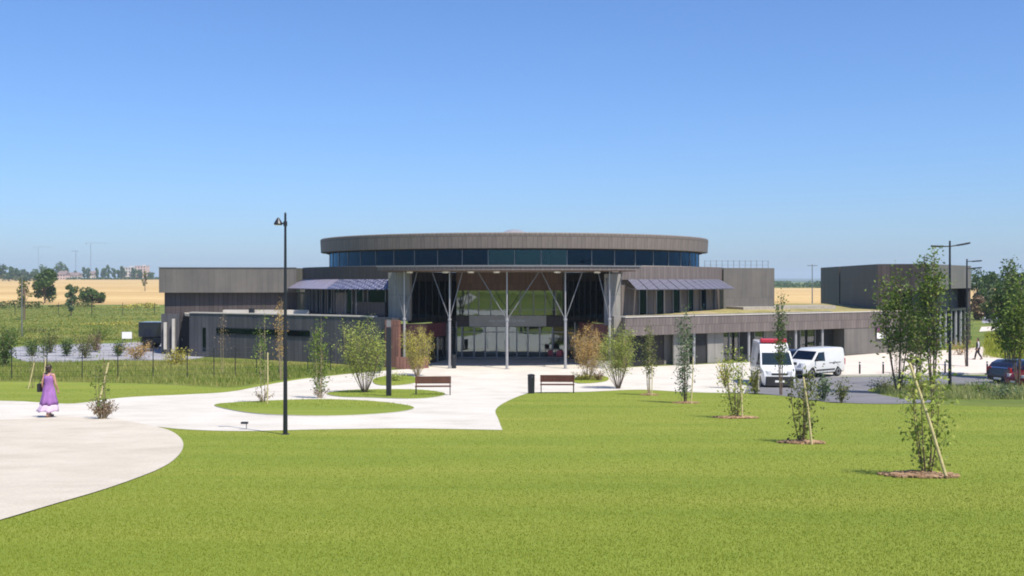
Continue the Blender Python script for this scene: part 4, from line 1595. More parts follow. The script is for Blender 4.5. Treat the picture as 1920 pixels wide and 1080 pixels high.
hedge("low dark scrub below the wheat at the left edge, under the big round tree", -60, 78, 238, 2.2, 503, 'leaf_olive', 0.4, 60, 2)
hedge("low green scrub along the wheat's near edge right of the big round tree", 96, 176, 246, 1.6, 504, 'leaf_olive', 0.4, 50, 2)
hedge("patch of low scrub on the wheat's near edge beside the main building", 214, 296, 240, 1.5, 505, 'leaf_yellow', 0.4, 40, 2)
hedge("straggly line of weeds across the green field left of the truck", 120, 268, 150, 0.75, 506, 'leaf_yellow', 0.22, 45, 2)
hedge("line of darker weeds across the green field near the left edge", -40, 105, 128, 0.8, 507, 'leaf_olive', 0.22, 60, 2)

# --- trees at the right, behind the side building
GQ = "trees behind the parking at right"
QT = [(1832, 236, 8.6, 7, 'leaf_deep', "left tree of the dark belt beside the side building"), (1852, 228, 8.2, 7, 'leaf_deep', "second tree of the dark belt right of the side building"),
      (1872, 240, 8.0, 7.5, 'leaf_deep', "third tree of the dark belt right of the side building"), (1893, 232, 8.4, 6, 'leaf_olive', "olive tree in the dark belt behind the right edge lamp"),
      (1914, 226, 8.4, 7, 'leaf_deep', "dark tree of the belt at the right edge"), (1936, 230, 8.6, 7, 'leaf_deep', "last tree of the dark belt, cut by the right edge"),
      (1840, 170, 3.6, 4.5, 'leaf_dry', "brownish small tree on the rough ground right of the side building"), (1866, 165, 3.8, 5, 'leaf_olive', "olive bushy tree on the rough ground before the dark belt"),
      (1890, 160, 3.4, 4.5, 'leaf_dry', "brownish bushy tree before the dark belt near the right edge"), (1914, 165, 3.6, 5, 'leaf_olive', "bushy tree on rough ground at the right edge")]
for i, (px_, d, hh, wd, mt, lb) in enumerate(QT):
    big_tree("belt_tree", lb, (X(px_, d), d, 0), hh, wd, M[mt], 300 + i, GQ, 1300, 0.5, 0.08)

# far wood behind the wheat between the two buildings: one mass
def far_wood():
    rng = np.random.default_rng(77)
    P = []
    for k in range(150):
        px_ = rng.uniform(1380, 1960)
        d = rng.uniform(845, 930)
        c = np.array([X(px_, d), d, rng.uniform(1.0, 3.6)])
        u = rng.normal(size=(60, 3))
        u /= np.linalg.norm(u, axis=1)[:, None]
        P.append(c + u * np.array([5, 5, 2.6]) * rng.uniform(0.5, 1, 60)[:, None])
    P = np.concatenate(P)
    P = P[P[:, 2] > 0]
    v, q = leaf_cloud(P, 1.4, rng, aspect=0.8)
    o = bpy.data.objects.new("wood", raw_mesh("wood", v, q, M['leaf_deep']))
    COL.objects.link(o)
    tag(o, "distant dark wood beyond the wheat between the buildings", "wood", None, "stuff")


far_wood()


# ================================================================== GRASS
def grass_patch(name, label, loops, holes, region, n, hgt, wid, mat, seed, off=0.0, falloff=1.0, lean=0.5, cat="grass"):
    """Blades as bent triangles; density falls with distance, blade size grows to match."""
    rng = np.random.default_rng(seed)
    x0, x1, y0, y1 = region
    # sample y with density ~ 1/y**falloff
    u = rng.random(int(n * 2.6))
    if falloff == 1.0:
        y = y0 * (y1 / y0) ** u
    else:
        e = 1 - falloff
        y = (y0 ** e + u * (y1 ** e - y0 ** e)) ** (1 / e)
    half = np.minimum(np.maximum(abs(x0), abs(x1)), y * 0.53 + 7.0)
    x = rng.uniform(-1, 1, len(y)) * half
    ok = (x > x0) & (x < x1)
    ins = np.zeros(len(x), bool)
    for lp in loops:
        ins |= inside(lp, x, y)
    for lp in holes:
        ins &= ~inside(lp, x + rng.normal(size=len(x)) * 0.075, y + rng.normal(size=len(x)) * 0.075)   # blades creep over the edge
    ok &= ins
    x, y = x[ok][:n], y[ok][:n]
    m = len(x)
    z = np.interp(y, YS, ZS) + off
    k = np.clip(y / y0, 1, 9) ** 0.62
    hh = hgt * rng.uniform(0.55, 1.3, m) * k ** 0.25
    ww = wid * rng.uniform(0.7, 1.3, m) * k
    a = rng.uniform(0, 2 * np.pi, m)
    la = rng.uniform(0, 2 * np.pi, m)
    ll = hh * rng.uniform(0.1, 1, m) * lean
    dx, dy = np.cos(a) * ww / 2, np.sin(a) * ww / 2
    v = np.empty((m, 3, 3))
    v[:, 0] = np.stack([x - dx, y - dy, z - 0.004], 1)
    v[:, 1] = np.stack([x + dx, y + dy, z - 0.004], 1)
    v[:, 2] = np.stack([x + np.cos(la) * ll, y + np.sin(la) * ll, z + hh], 1)
    t = np.arange(m * 3).reshape(m, 3)
    o = bpy.data.objects.new(name, raw_mesh(name, v.reshape(-1, 3), t, mat))
    COL.objects.link(o)
    return tag(o, label, cat, None, "stuff")


hard = [path_loop, circle_loop]
grass_patch("lawn_grass", "short mown green grass covering the foreground lawn", [lawn_loop], hard, (-34, 34, 6.6, 62), 760000, 0.013, 0.0075, M['blade'], 1, 0.006, 1.6)
grass_patch("island_grass", "short grass growing on the islands in the pale path", isl_loops, [], (-20, 12, 40, 75), 16000, 0.05, 0.02, M['blade'], 2, 0.045, 1.0)
verge_loop = px_loop([(1490, 741, 1), (1560, 751, 1), (1660, 758, 1), (1760, 753, 1), (1690, 747, 1), (1636, 736, 1), (1660, 727, 1), (1790, 724, 1), (2000, 726, 1), (2000, 767, 1), (1740, 760, 1), (1560, 755, 1)])
grass_patch("verge_grass", "long pale grass growing on the road verge at right", [verge_loop], [], (10, 36, 48, 66), 22000, 0.32, 0.035, M['blade_verge'], 3, 0.0, 1.0, 0.7)
mead_loop = px_loop([(-80, 682, 1), (60, 681, 1), (200, 678, 1), (300, 679, 1), (372, 676, 1), (420, 676, 1), (560, 684, 1), (690, 690, 1), (700, 696, 1), (600, 705, 1), (520, 714, 1), (430, 726, 1), (300, 720, 1), (130, 716, 1), (-80, 714, 1)])
grass_patch("meadow_grass", "long rough meadow grass with seed heads between lawn and hard standing", [mead_loop], [], (-45, -7, 52, 90), 70000, 0.27, 0.03, M['blade_meadow'], 4, 0.0, 1.0, 0.7)
back_loop = px_loop([(-80, 575, 1), (300, 575, 1), (300, 638, 1), (150, 643, 1), (-80, 650, 1)])
grass_patch("field_grass", "uncut grass of the green field beyond the hard standing", [back_loop], [], (-130, -28, 98, 270), 50000, 0.13, 0.14, M['blade_rough'], 5, 0.0, 1.3, 0.7)
rb_loop = px_loop([(1842, 674, 1), (1848, 626, 1), (1990, 624, 1), (1990, 674, 1)])
grass_patch("bank_grass", "bright rough grass on the bank behind the walking person at right", [rb_loop], [], (30, 70, 80, 140), 40000, 0.45, 0.08, M['blade_bank'], 6, 0.0, 1.0, 0.7)

# ================================================================== LAMPS, BENCHES, BIN, FENCES, SIGNS
BM_ = M['black_metal']


def pole_mb(hgt, r0, r1):
    mb = MB()
    mb.lathe((0, 0, 0), [(r0 * 2.0, -0.05), (r0 * 2.0, 0.02), (r0 * 1.08, 0.03), (r0 * 1.05, 0.5), (r0, 0.55), (r1, hgt), (r1 * 0.3, hgt + 0.03)], 14)
    return mb


# tall lamp on the lawn edge: pole runs past a short bracket with one lantern
pl = at(535, 815)
Hl = (815 - 400) / F * pl.y
t = thing("street_lamp", "tall dark lamp post with one small lantern on the lawn edge at left", "street lamp", pl)
pole_mb(Hl, 0.055, 0.028).build("pole", BM_, t)
za = (815 - 418) / F * pl.y
mb = MB()
mb.tube([(0, 0, za - 0.02), (-0.16, 0, za)], 0.02, 8)
mb.lathe((0, 0, za - 0.02), [(0.05, -0.06), (0.05, 0.06)], 12)
ar = mb.build("arm", BM_, t)
mb = MB()
mb.lathe((-0.18, 0, za), [(0.10, -0.05), (0.115, -0.02), (0.075, 0.05), (0.03, 0.12), (0.01, 0.14)], 14)
hd = mb.build("lamp_head", BM_, t)
mb = MB()
mb.lathe((-0.18, 0, za), [(0.085, -0.062), (0.09, -0.052)], 14)
mb.build("lens", M['white_lamp'], hd)

# dark light column before the entrance
p = at(729, 744)
t = thing("light_column", "dark square light column standing by the brown bench before the entrance", "light column", p)
mb = MB()
Hc = (744 - 596) / F * p.y
mb.box((0, 0, Hc * 0.44), (0.24, 0.2, Hc * 0.88))
mb.build("post", BM_, t, bevel=0.012)
mb = MB()
mb.box((0, 0, Hc * 0.885 + 0.2), (0.2, 0.16, 0.38))
mb.build("lamp_head", M['alu'], t)
mb = MB()
mb.box((0, 0, Hc - 0.03), (0.26, 0.22, 0.06))
mb.build("cap", BM_, t)

# twin armed lamp right
p = at(1781, 728)
t = thing("street_lamp", "dark twin armed street lamp beside the road, nearest of the two at right", "street lamp", p)
Hr = (728 - 452) / F * p.y
pole_mb(Hr, 0.09, 0.05).build("pole", BM_, t)
zr = (728 - 462) / F * p.y
for sx, tip in ((-1, -1.05), (1, 1.12)):
    rise = 0.02 if sx < 0 else 0.20
    mb = MB()
    mb.tube([(0, 0, zr), (tip * 0.35, 0, zr + rise * 0.3)], 0.035, 8)
    ar = mb.build("arm", BM_, t)
    mb = MB()
    mb.bar((tip * 0.35, 0, zr + rise * 0.3), (tip, 0, zr + rise), 0.22, 0.09)
    hd = mb.build("lamp_head", BM_, t, bevel=0.02)
    mb = MB()
    mb.bar((tip * 0.5, 0, zr + rise * 0.45 - 0.055), (tip * 0.95, 0, zr + rise * 0.93 - 0.055), 0.16, 0.012)
    mb.build("lens", M['white_lamp'], hd)
p = at(1813, 690)
t = thing("street_lamp", "slim far street lamp with two one sided heads, by the pavement", "street lamp", p)
Hr = (690 - 486) / F * p.y
pole_mb(Hr, 0.085, 0.05).build("pole", BM_, t)
for yy in (490, 503):
    zr = (690 - yy) / F * p.y
    mb = MB()
    mb.tube([(0, 0, zr), (0.5, 0.2, zr)], 0.03, 8)
    mb.build("arm", BM_, t)
    mb = MB()
    mb.bar((0.5, 0.2, zr), (1.22, 0.5, zr + 0.05), 0.22, 0.09)
    mb.build("lamp_head", BM_, t, bevel=0.02)
d = 210
t = thing("street_lamp", "distant thin street lamp standing in the gap between the two buildings", "street lamp", (X(1523, d), d, 0))
pole_mb(Z(496, d), 0.12, 0.07).build("pole", M['alu'], t)
mb = MB()
mb.bar((-1.0, 0, Z(498, d)), (1.0, 0, Z(498, d)), 0.3, 0.12)
mb.build("lamp_head", M['alu'], t)
d = 118
t = thing("street_lamp", "tall thin grey lamp post in the green field at far left", "street lamp", (X(41, d), d, 0))
pole_mb(Z(510, d), 0.08, 0.05).build("pole", M['alu'], t)
mb = MB()
mb.bar((0, 0, Z(511, d)), (0.7, 0, Z(511, d)), 0.2, 0.1)
mb.build("lamp_head", M['alu'], t)

# low path light on the pale path
p = at(462, 806)
t = thing("path_light", "small dark path light on a thin stem at the pale path's edge", "path light", p)
mb = MB()
mb.lathe((0, 0, 0), [(0.04, -0.02), (0.04, 0.01), (0.012, 0.015), (0.012, 0.16)], 10)
mb.build("stem", M['alu'], t)
mb = MB()
mb.box((-0.05, 0, 0.19), (0.19, 0.1, 0.055))
mb.build("lamp_head", BM_, t, bevel=0.012)


def bench(loc, rz, wood, label):
    t = thing("bench", label, "bench", loc, rz, "benches on the forecourt")
    L = 1.78
    for sx in (-1, 1):
        mb = MB()
        x = sx * (L / 2 - 0.05)
        mb.bar((x, -0.24, 0), (x, -0.20, 0.42), 0.05, 0.05)
        mb.bar((x, 0.22, 0), (x, 0.26, 0.88), 0.05, 0.05)
        mb.bar((x, -0.22, 0.40), (x, 0.24, 0.40), 0.05, 0.05)
        mb.build("leg", BM_, t)
    mb = MB()
    for k in range(4):
        mb.box((0, -0.21 + 0.13 * k, 0.445), (L, 0.124, 0.035))
    mb.build("seat", M[wood], t, bevel=0.006)
    mb = MB()
    for k in range(4):
        mb.box((0, 0.205 + 0.012 * k, 0.60 + 0.09 * k), (L, 0.035, 0.088))
    mb.build("backrest", M[wood], t, bevel=0.006)
    return t


bench(at(812, 741), 0.06, 'wood_brown', "brown slatted bench on the grass island left of the forecourt")
bench(at(1045, 737), -0.03, 'wood_red', "dark red slatted bench on the lawn edge beside the bin")
p = at(996, 738)
t = thing("litter_bin", "slim dark litter bin standing left of the dark red bench", "litter bin", p)
mb = MB()
mb.lathe((0, 0, 0), [(0.15, 0), (0.17, 0.02), (0.185, 0.86), (0.175, 0.88)], 20)
mb.build("body", BM_, t)
mb = MB()
mb.lathe((0, 0, 0), [(0.19, 0.90), (0.195, 0.96), (0.12, 1.0), (0.03, 1.01)], 20)
mb.tube([(0.13, 0, 0.87), (0.13, 0, 0.92)], 0.015, 6)
mb.tube([(-0.13, 0, 0.87), (-0.13, 0, 0.92)], 0.015, 6)
mb.build("lid", BM_, t)

t2 = copy_tree(t)
t2.location = at(851, 691)
t2["label"] = "dark litter bin at the foot of a canopy column left of the doors"
t["group"] = t2["group"] = "dark litter bins"
M['red_seat'] = plain("red_moulded_seat", (0.26, 0.02, 0.03, 1), 0.45, var=0.06)


def chair(loc, rz, label):
    t = thing("chair", label, "chair", loc, rz, "red chairs in the shade of the canopy")
    mb = MB()
    mb.box((0, 0, 0.45), (0.44, 0.44, 0.035))
    mb.build("seat", M['red_seat'], t, bevel=0.012)
    mb = MB()
    mb.add([(-0.21, 0.2, 0.5), (0.21, 0.2, 0.5), (0.19, 0.29, 0.88), (-0.19, 0.29, 0.88), (-0.21, 0.23, 0.5), (0.21, 0.23, 0.5), (0.19, 0.32, 0.88), (-0.19, 0.32, 0.88)],
           [(0, 1, 2, 3), (7, 6, 5, 4), (0, 4, 5, 1), (1, 5, 6, 2), (2, 6, 7, 3), (3, 7, 4, 0)])
    mb.build("backrest", M['red_seat'], t)
    for sx in (-1, 1):
        for sy in (-1, 1):
            mb = MB()
            mb.tube([(sx * 0.22, sy * 0.22, 0), (sx * 0.18, sy * 0.18, 0.44)], 0.014, 6)
            mb.build("leg", M['alu'], t)


for px_, dd, rz, lb in ((1034, 82.0, 0.3, "left red chair in the shade right of the glass doors"), (1047, 81.2, -0.2, "middle red chair in the shade right of the glass doors"),
                        (1055, 82.4, 0.5, "rear right red chair in the shade behind the canopy column")):
    chair(Vector((X(px_, dd), dd, 0.014)), rz, lb)

# --- mesh fence in the meadow
def fence(name, label, ptsl, hgt, mat, group=None, wires=6, r=0.03):
    t = thing(name, label, "fence", ptsl[0], 0, group)
    o = ptsl[0]
    for q in ptsl:
        mb = MB()
        d_ = q - o
        mb.lathe(d_, [(r, -0.1), (r, hgt), (r * 0.5, hgt + 0.02)], 8)
        mb.build("post", mat, t)
    mb = MB()
    for a_, b_ in zip(ptsl, ptsl[1:]):
        a_, b_ = a_ - o, b_ - o
        for k in range(wires):
            z = hgt * (0.12 + 0.84 * k / (wires - 1))
            mb.tube([a_ + Vector((0, 0, z)), b_ + Vector((0, 0, z))], 0.006, 4, cap=False)
        n_ = max(2, int((b_ - a_).length / 0.5))
        for k in range(1, n_):
            q = a_.lerp(b_, k / n_)
            mb.tube([q + Vector((0, 0, hgt * 0.12)), q + Vector((0, 0, hgt * 0.96))], 0.005, 4, cap=False)
    mb.build("wire_mesh", mat, t)
    return t


fp = [at(px_, py_) for px_, py_ in ((-45, 714), (22, 713), (88, 713), (154, 713), (221, 712), (287, 711), (351, 709), (401, 707), (441, 706), (481, 705), (524, 703), (577, 700), (620, 697), (668, 694))]
fence("wire_fence", "dark post and wire fence crossing the long meadow grass", fp, 1.95, BM_)
fp = [at(px_, 592 - (px_ % 7) * 0.3) for px_ in (-40, 28, 47, 110, 172, 230, 290)]
fence("field_fence", "thin post fence along the near side of the wheat field", fp, 2.2, BM_, None, 3, 0.05)
# bollards on the pavement
for i, (px_, py_, lb) in enumerate(((1612, 704, "leftmost low bollard on the pavement kerb, right of the white van"), (1656, 704, "low bollard on the kerb just left of the leafy road trees"),
                                    (1772, 703, "low bollard on the kerb just left of the twin armed lamp"), (1851, 703, "low bollard on the kerb left of the dark car"))):
    t = thing("bollard", lb, "bollard", at(px_, py_) + Vector((0, 0, 0.1)), 0, "bollards along the pavement")
    mb = MB()
    mb.lathe((0, 0, 0), [(0.06, -0.02), (0.06, 0.78), (0.045, 0.80)], 10)
    mb.build("post", BM_, t)
    mb = MB()
    mb.lathe((0, 0, 0), [(0.064, 0.64), (0.064, 0.72)], 10)
    mb.build("band", M['lettering'], t)
# timber stubs on the forecourt by the ambulance
for i, (px_, lb) in enumerate(((1412, "left pale timber post on the forecourt by the ambulance"), (1421, "right pale timber post hard against the ambulance's left side"))):
    t = thing("timber_post", lb, "post", at(px_, 733), 0, "pale timber posts beside the ambulance")
    mb = MB()
    mb.lathe((0, 0, 0), [(0.075, -0.05), (0.07, 1.15 - i * 0.12), (0.03, 1.2 - i * 0.12)], 10)
    mb.build("shaft", M['coping'], t)
    mb = MB()
    mb.lathe((0, 0, 0), [(0.082, 0.0), (0.082, 0.06)], 10)
    mb.build("collar", BM_, t)
# sign plate on the right wing, white board in the yard
q = ep(1648, -0.1)
t = thing("wall_sign", "small white and purple sign plate fixed to the right wing's end wall", "sign", (q[0], q[1], 0))
ang = math.atan2(EX.y, EX.x)
mb = MB()
mb.box((0, 0, 1.62), (0.75, 0.05, 0.5), ang)
mb.build("plate", M['lettering'], t)
M['sign_purple'] = plain("purple_sign_paint", (0.16, 0.05, 0.12, 1), 0.5)
mb = MB()
mb.box((-0.02, -0.045, 2.12), (0.75, 0.05, 0.42), ang)
mb.build("header", M['sign_purple'], t)
p = at(238, 647)
t = thing("notice_board", "small white notice board on the far side of the hard standing", "sign", p)
mb = MB()
mb.box((0, 0, 0.95), (0.95, 0.05, 0.65))
mb.build("board", M['white_lamp'], t)
for sx in (-1, 1):
    mb = MB()
    mb.lathe((sx * 0.4, 0.05, 0), [(0.03, -0.02), (0.03, 1.25)], 8)
    mb.build("post", M['alu'], t)

# ================================================================== VEHICLES
M['paint_white'] = plain("white_vehicle_paint", (0.62, 0.63, 0.63, 1), 0.3, var=0.03, coat=0.6)
M['paint_navy'] = plain("navy_vehicle_paint", (0.010, 0.012, 0.030, 1), 0.25, var=0.1, coat=0.8)
M['paint_black'] = plain("black_blue_vehicle_paint", (0.012, 0.013, 0.020, 1), 0.25, var=0.1, coat=0.8)
M['paint_red'] = plain("red_vehicle_paint", (0.16, 0.012, 0.012, 1), 0.25, var=0.08, coat=0.8)
M['red_stripe'] = plain("red_warning_film", (0.42, 0.02, 0.045, 1), 0.4, var=0.05)
M['plastic'] = plain("black_plastic", (0.02, 0.02, 0.022, 1), 0.6, var=0.1)
M['tyre'] = plain("tyre_rubber", (0.018, 0.018, 0.018, 1), 0.85, var=0.2)
M['rim'] = plain("wheel_rim", (0.35, 0.35, 0.36, 1), 0.35, 0.6, var=0.05)
M['headlamp'] = plain("headlamp_glass", (0.6, 0.62, 0.65, 1), 0.1, var=0.05, coat=0.8)
M['tail'] = plain("tail_lamp_red", (0.32, 0.01, 0.01, 1), 0.2, var=0.05, coat=0.8)


def vehicle(name, label, cat, loc, rz, prof, W, belt, H, wheels, wr, paint, side_glass, screen, rear_glass=None, tumble=0.13,
            front_x=None, group=None, bumper=None, lamps=None, grille=None, tails=None, doors=(), tape=0.05, bullnose=0.10):
    """prof: side outline (x, z) clockwise from the front bumper foot over the roof to the rear foot."""
    t = thing(name, label, cat, loc, rz, group)
    L2_ = max(abs(p[0]) for p in prof)

    def wy(x, z):
        k = 1 - tumble * max(0.0, (z - belt) / (H - belt)) ** 1.1
        k *= 1 - tape * max(0.0, (0.55 - z) / 0.55)
        k *= 1 - bullnose * max(0.0, (abs(x) / L2_ - 0.72) / 0.28) ** 2
        return W / 2 * k
    out = list(prof)
    zf = prof[-1][1]
    arch = []
    for wx in sorted(wheels):                           # along the sill from rear to front
        ra = wr * 1.17
        for k in range(9):
            a = math.pi - math.pi * k / 8
            arch.append((wx + ra * math.cos(a), max(zf, wr + ra * math.sin(a))))
    poly = out + arch
    bm = bmesh.new()
    vs = [bm.verts.new((x, 0, z)) for x, z in poly]
    f = bm.faces.new(vs)
    bmesh.ops.triangulate(bm, faces=[f], ngon_method='EAR_CLIP')
    for zc in (belt * 0.62, belt, (belt + H) / 2, H * 0.9):
        bmesh.ops.bisect_plane(bm, geom=bm.verts[:] + bm.edges[:] + bm.faces[:], dist=1e-4, plane_co=(0, 0, zc), plane_no=(0, 0, 1))
    for k in (-0.93, -0.85, -0.72, -0.3, 0.3, 0.72, 0.85, 0.93):
        bmesh.ops.bisect_plane(bm, geom=bm.verts[:] + bm.edges[:] + bm.faces[:], dist=1e-4, plane_co=(k * L2_, 0, 0), plane_no=(1, 0, 0))
    verts2 = [(v.co.x, v.co.z) for v in bm.verts]
    idx = {v: i for i, v in enumerate(bm.verts)}
    tris = [[idx[v] for v in fc.verts] for fc in bm.faces]
    bed = [(idx[e.verts[0]], idx[e.verts[1]]) for e in bm.edges if e.is_boundary]
    bm.free()
    nv = len(verts2)
    bm = bmesh.new()
    A = [bm.verts.new((x, -wy(x, z), z)) for x, z in verts2]
    Bv = [bm.verts.new((x, wy(x, z), z)) for x, z in verts2]
    for tr_ in tris:
        bm.faces.new([A[i] for i in tr_])
        bm.faces.new([Bv[i] for i in reversed(tr_)])
    for a_, b_ in bed:
        bm.faces.new([A[a_], A[b_], Bv[b_], Bv[a_]])
    bmesh.ops.recalc_face_normals(bm, faces=bm.faces[:])
    me = bpy.data.meshes.new("body")
    bm.to_mesh(me)
    bm.free()
    me.materials.append(M[paint])
    me.polygons.foreach_set("use_smooth", [True] * len(me.polygons))
    body = bpy.data.objects.new("body", me)
    COL.objects.link(body)
    body.parent = t
    b = body.modifiers.new("bevel", 'BEVEL')
    b.width = 0.035
    b.segments = 2
    b.limit_method = 'ANGLE'
    b.angle_limit = R(50)
    es = body.modifiers.new("split", 'EDGE_SPLIT')
    es.split_angle = R(32)
    mb = MB()                                           # underside and wheel housings
    mb.box((0, 0, wr + 0.12), (L2_ * 1.75, W * 0.66, 0.45))
    mb.build("chassis", M['plastic'], t)

    def side_panel(pl_, nm, mat, off, parent=t):
        for s in (-1, 1):
            m2 = MB()
            n = len(pl_)
            o_ = [(x, s * (wy(x, z) + off), z) for x, z in pl_]
            i_ = [(x, s * (wy(x, z) - 0.03), z) for x, z in pl_]
            fs = [tuple(range(n)) if s < 0 else tuple(reversed(range(n)))]
            for i in range(n):
                q = (i, i + n, (i + 1) % n + n, (i + 1) % n)
                fs.append(q if s < 0 else tuple(reversed(q)))
            m2.add(o_ + i_, fs)
            m2.build(nm, mat, parent)
    for pl_ in side_glass:
        side_panel(pl_, "side_window", M['glass_car'], 0.006)

    def slope_panel(x0, z0, x1, z1, nm, mat, inset=0.9, off=0.012, parent=t, zlift=0.0):
        dx, dz = x1 - x0, z1 - z0
        ln = math.hypot(dx, dz)
        nx, nz = dz / ln, -dx / ln
        if nz < 0 or (abs(nz) < 1e-6 and nx * (x0 + x1) < 0):
            nx, nz = -nx, -nz
        if nx * (x0 + x1) < 0:
            nx, nz = -nx, -nz
        w0, w1 = wy(x0, z0) * inset, wy(x1, z1) * inset
        o_ = [(x0 + nx * off, -w0, z0 + nz * off), (x0 + nx * off, w0, z0 + nz * off), (x1 + nx * off, w1, z1 + nz * off), (x1 + nx * off, -w1, z1 + nz * off)]
        i_ = [(p[0] - nx * 0.04, p[1], p[2] - nz * 0.04) for p in o_]
        m2 = MB()
        m2.add(o_ + i_, [(0, 1, 2, 3), (7, 6, 5, 4), (0, 4, 5, 1), (1, 5, 6, 2), (2, 6, 7, 3), (3, 7, 4, 0)])
        return m2.build(nm, mat, parent)
    slope_panel(*screen, "windscreen", M['glass_car'])
    if rear_glass:
        slope_panel(*rear_glass, "rear_window", M['glass_car'], 0.82)
    for (dx, z0, z1) in doors:                          # door gaps as slim dark inlays
        side_panel([(dx, z0), (dx + 0.018, z0), (dx + 0.018, z1), (dx, z1)], "door_seam", M['plastic'], 0.003)
        side_panel([(dx + 0.08, belt * 0.84), (dx + 0.26, belt * 0.84), (dx + 0.26, belt * 0.84 + 0.045), (dx + 0.08, belt * 0.84 + 0.045)], "door_handle", M['plastic'], 0.02)
    fx = max(p[0] for p in prof)
    rx = min(p[0] for p in prof)
    if bumper:
        for xx, nm in ((fx, "front_bumper"), (rx, "rear_bumper")):
            m2 = MB()
            s = 1 if xx > 0 else -1
            m2.prism([(xx - s * 0.3, -W * 0.47), (xx + s * 0.02, -W * 0.40), (xx + s * 0.06, -W * 0.2), (xx + s * 0.06, W * 0.2), (xx + s * 0.02, W * 0.40), (xx - s * 0.3, W * 0.47)], bumper[0], bumper[1])
            bp = m2.build(nm, M[bumper[2]], t, bevel=0.02)
            m2 = MB()
            m2.box((xx + s * 0.066, 0, (bumper[0] + bumper[1]) / 2), (0.02, 0.52, 0.11))
            m2.build("plate_holder", M['white_lamp'], bp)
    if lamps:
        for s in (-1, 1):
            m2 = MB()
            m2.prism([(fx - lamps[2], s * W * 0.465), (fx - lamps[2] * 0.35, s * W * 0.46), (fx - lamps[2] * 0.06, s * W * 0.35), (fx - lamps[2] * 0.06, s * W * 0.24), (fx - lamps[2], s * W * 0.24)], lamps[0], lamps[1])
            m2.build("headlight", M['headlamp'], t, bevel=0.015)
    if grille:
        m2 = MB()
        m2.box((fx - grille[2], 0, (grille[0] + grille[1]) / 2), (0.05, W * 0.46, grille[1] - grille[0]))
        m2.build("grille", M['plastic'], t)
    if tails:
        for s in (-1, 1):
            m2 = MB()
            m2.box((rx + tails[2], s * W * 0.405, (tails[0] + tails[1]) / 2), (0.12, W * 0.14, tails[1] - tails[0]), s * 0.25 * (1 if rx < 0 else -1))
            m2.build("tail_light", M['tail'], t, bevel=0.015)
    for wx in wheels:
        for s in (-1, 1):
            m2 = MB()
            y0 = s * (W / 2 - 0.13)
            m2.lathe((wx, y0, wr), [(wr * 0.62, -0.11), (wr * 0.95, -0.11), (wr, -0.07), (wr, 0.07), (wr * 0.95, 0.11), (wr * 0.62, 0.11)], 24, axis='Y')
            wh = m2.build("wheel", M['tyre'], t)
            m2 = MB()
            m2.lathe((wx, y0 + s * 0.02, wr), [(wr * 0.60, -0.10), (wr * 0.60, 0.085), (wr * 0.5, 0.10), (wr * 0.15, 0.07 if s > 0 else 0.10)] if s > 0 else
                     [(wr * 0.15, -0.07), (wr * 0.5, -0.10), (wr * 0.60, -0.085), (wr * 0.60, 0.10)], 16, axis='Y')
            m2.build("rim", M['rim'], wh)
    sg = side_glass[0]
    mx_, mz = max(p[0] for p in sg) - 0.12, min(p[1] for p in sg) + 0.1
    for s in (-1, 1):
        m2 = MB()
        m2.box((mx_, s * (W / 2 + 0.1), mz), (0.1, 0.2, 0.16))
        m2.build("mirror", M['plastic'], t, bevel=0.03)
    return t


# white panel van, seen three-quarter with its nose to the left
vp = at(1529, 707)
vehicle("panel_van", "small white panel van parked on the asphalt, nose to the left", "van", vp + Vector((0, 0.3, 0.02)), R(180 + 36),
        [(2.08, 0.26), (2.12, 0.62), (2.02, 0.88), (1.28, 1.10), (0.66, 1.72), (0.35, 1.84), (-1.75, 1.88), (-2.02, 1.80), (-2.10, 1.0), (-2.10, 0.30)],
        1.82, 1.02, 1.86, (1.32, -1.34), 0.33, 'paint_white',
        [[(1.14, 1.10), (0.62, 1.62), (0.05, 1.64), (0.05, 1.06)]], (1.22, 1.16, 0.70, 1.68), None, 0.13,
        bumper=(0.28, 0.52, 'plastic'), lamps=(0.72, 0.98, 0.55), grille=(0.58, 0.72, 0.06), tails=(0.75, 1.15, 0.05), doors=((0.02, 0.4, 1.66), (-1.0, 0.4, 1.7)))
van = [o for o in COL.objects if o.name == "panel_van"][0]
for s in (-1, 1):
    mb = MB()
    mb.box((0.0, s * 0.895, 0.50), (1.9, 0.03, 0.09))
    mb.build("side_moulding", M['plastic'], van)
    mb = MB()
    mb.box((-0.95, s * 0.913, 0.93), (1.2, 0.02, 0.05))
    mb.build("door_rail", M['alu'], van)
# ambulance, nose to the viewer
ap = at(1449, 736)
am = vehicle("ambulance", "white ambulance with red topped raised roof facing the lawn", "ambulance", Vector((X(1449, 63.0), 63.2, 0.03)), R(-90 - 5),
             [(2.75, 0.30), (2.80, 0.80), (2.68, 1.08), (1.95, 1.32), (1.22, 2.10), (0.95, 2.20), (0.62, 2.52), (0.40, 2.58), (-2.65, 2.60), (-2.78, 2.45), (-2.80, 0.35)],
             1.90, 1.28, 2.58, (1.85, -1.75), 0.36, 'paint_white',
             [[(1.80, 1.38), (1.20, 1.98), (0.6, 2.0), (0.6, 1.36)]], (1.90, 1.40, 1.27, 2.04), None, 0.16,
             bumper=(0.26, 0.80, 'plastic'), lamps=(0.86, 1.10, 0.5), grille=(0.84, 0.98, 0.05), tails=(0.9, 1.3, 0.05), doors=((0.5, 0.5, 2.05), (1.75, 0.7, 1.35)))
mb = MB()
mb.box((0.42, 0, 2.70), (0.5, 1.5, 0.24))
lb_ = mb.build("light_bar", M['red_stripe'], am, bevel=0.05)
mb = MB()
mb.box((0.42, 0, 2.575), (0.3, 1.1, 0.06))
mb.build("mount", M['plastic'], lb_)
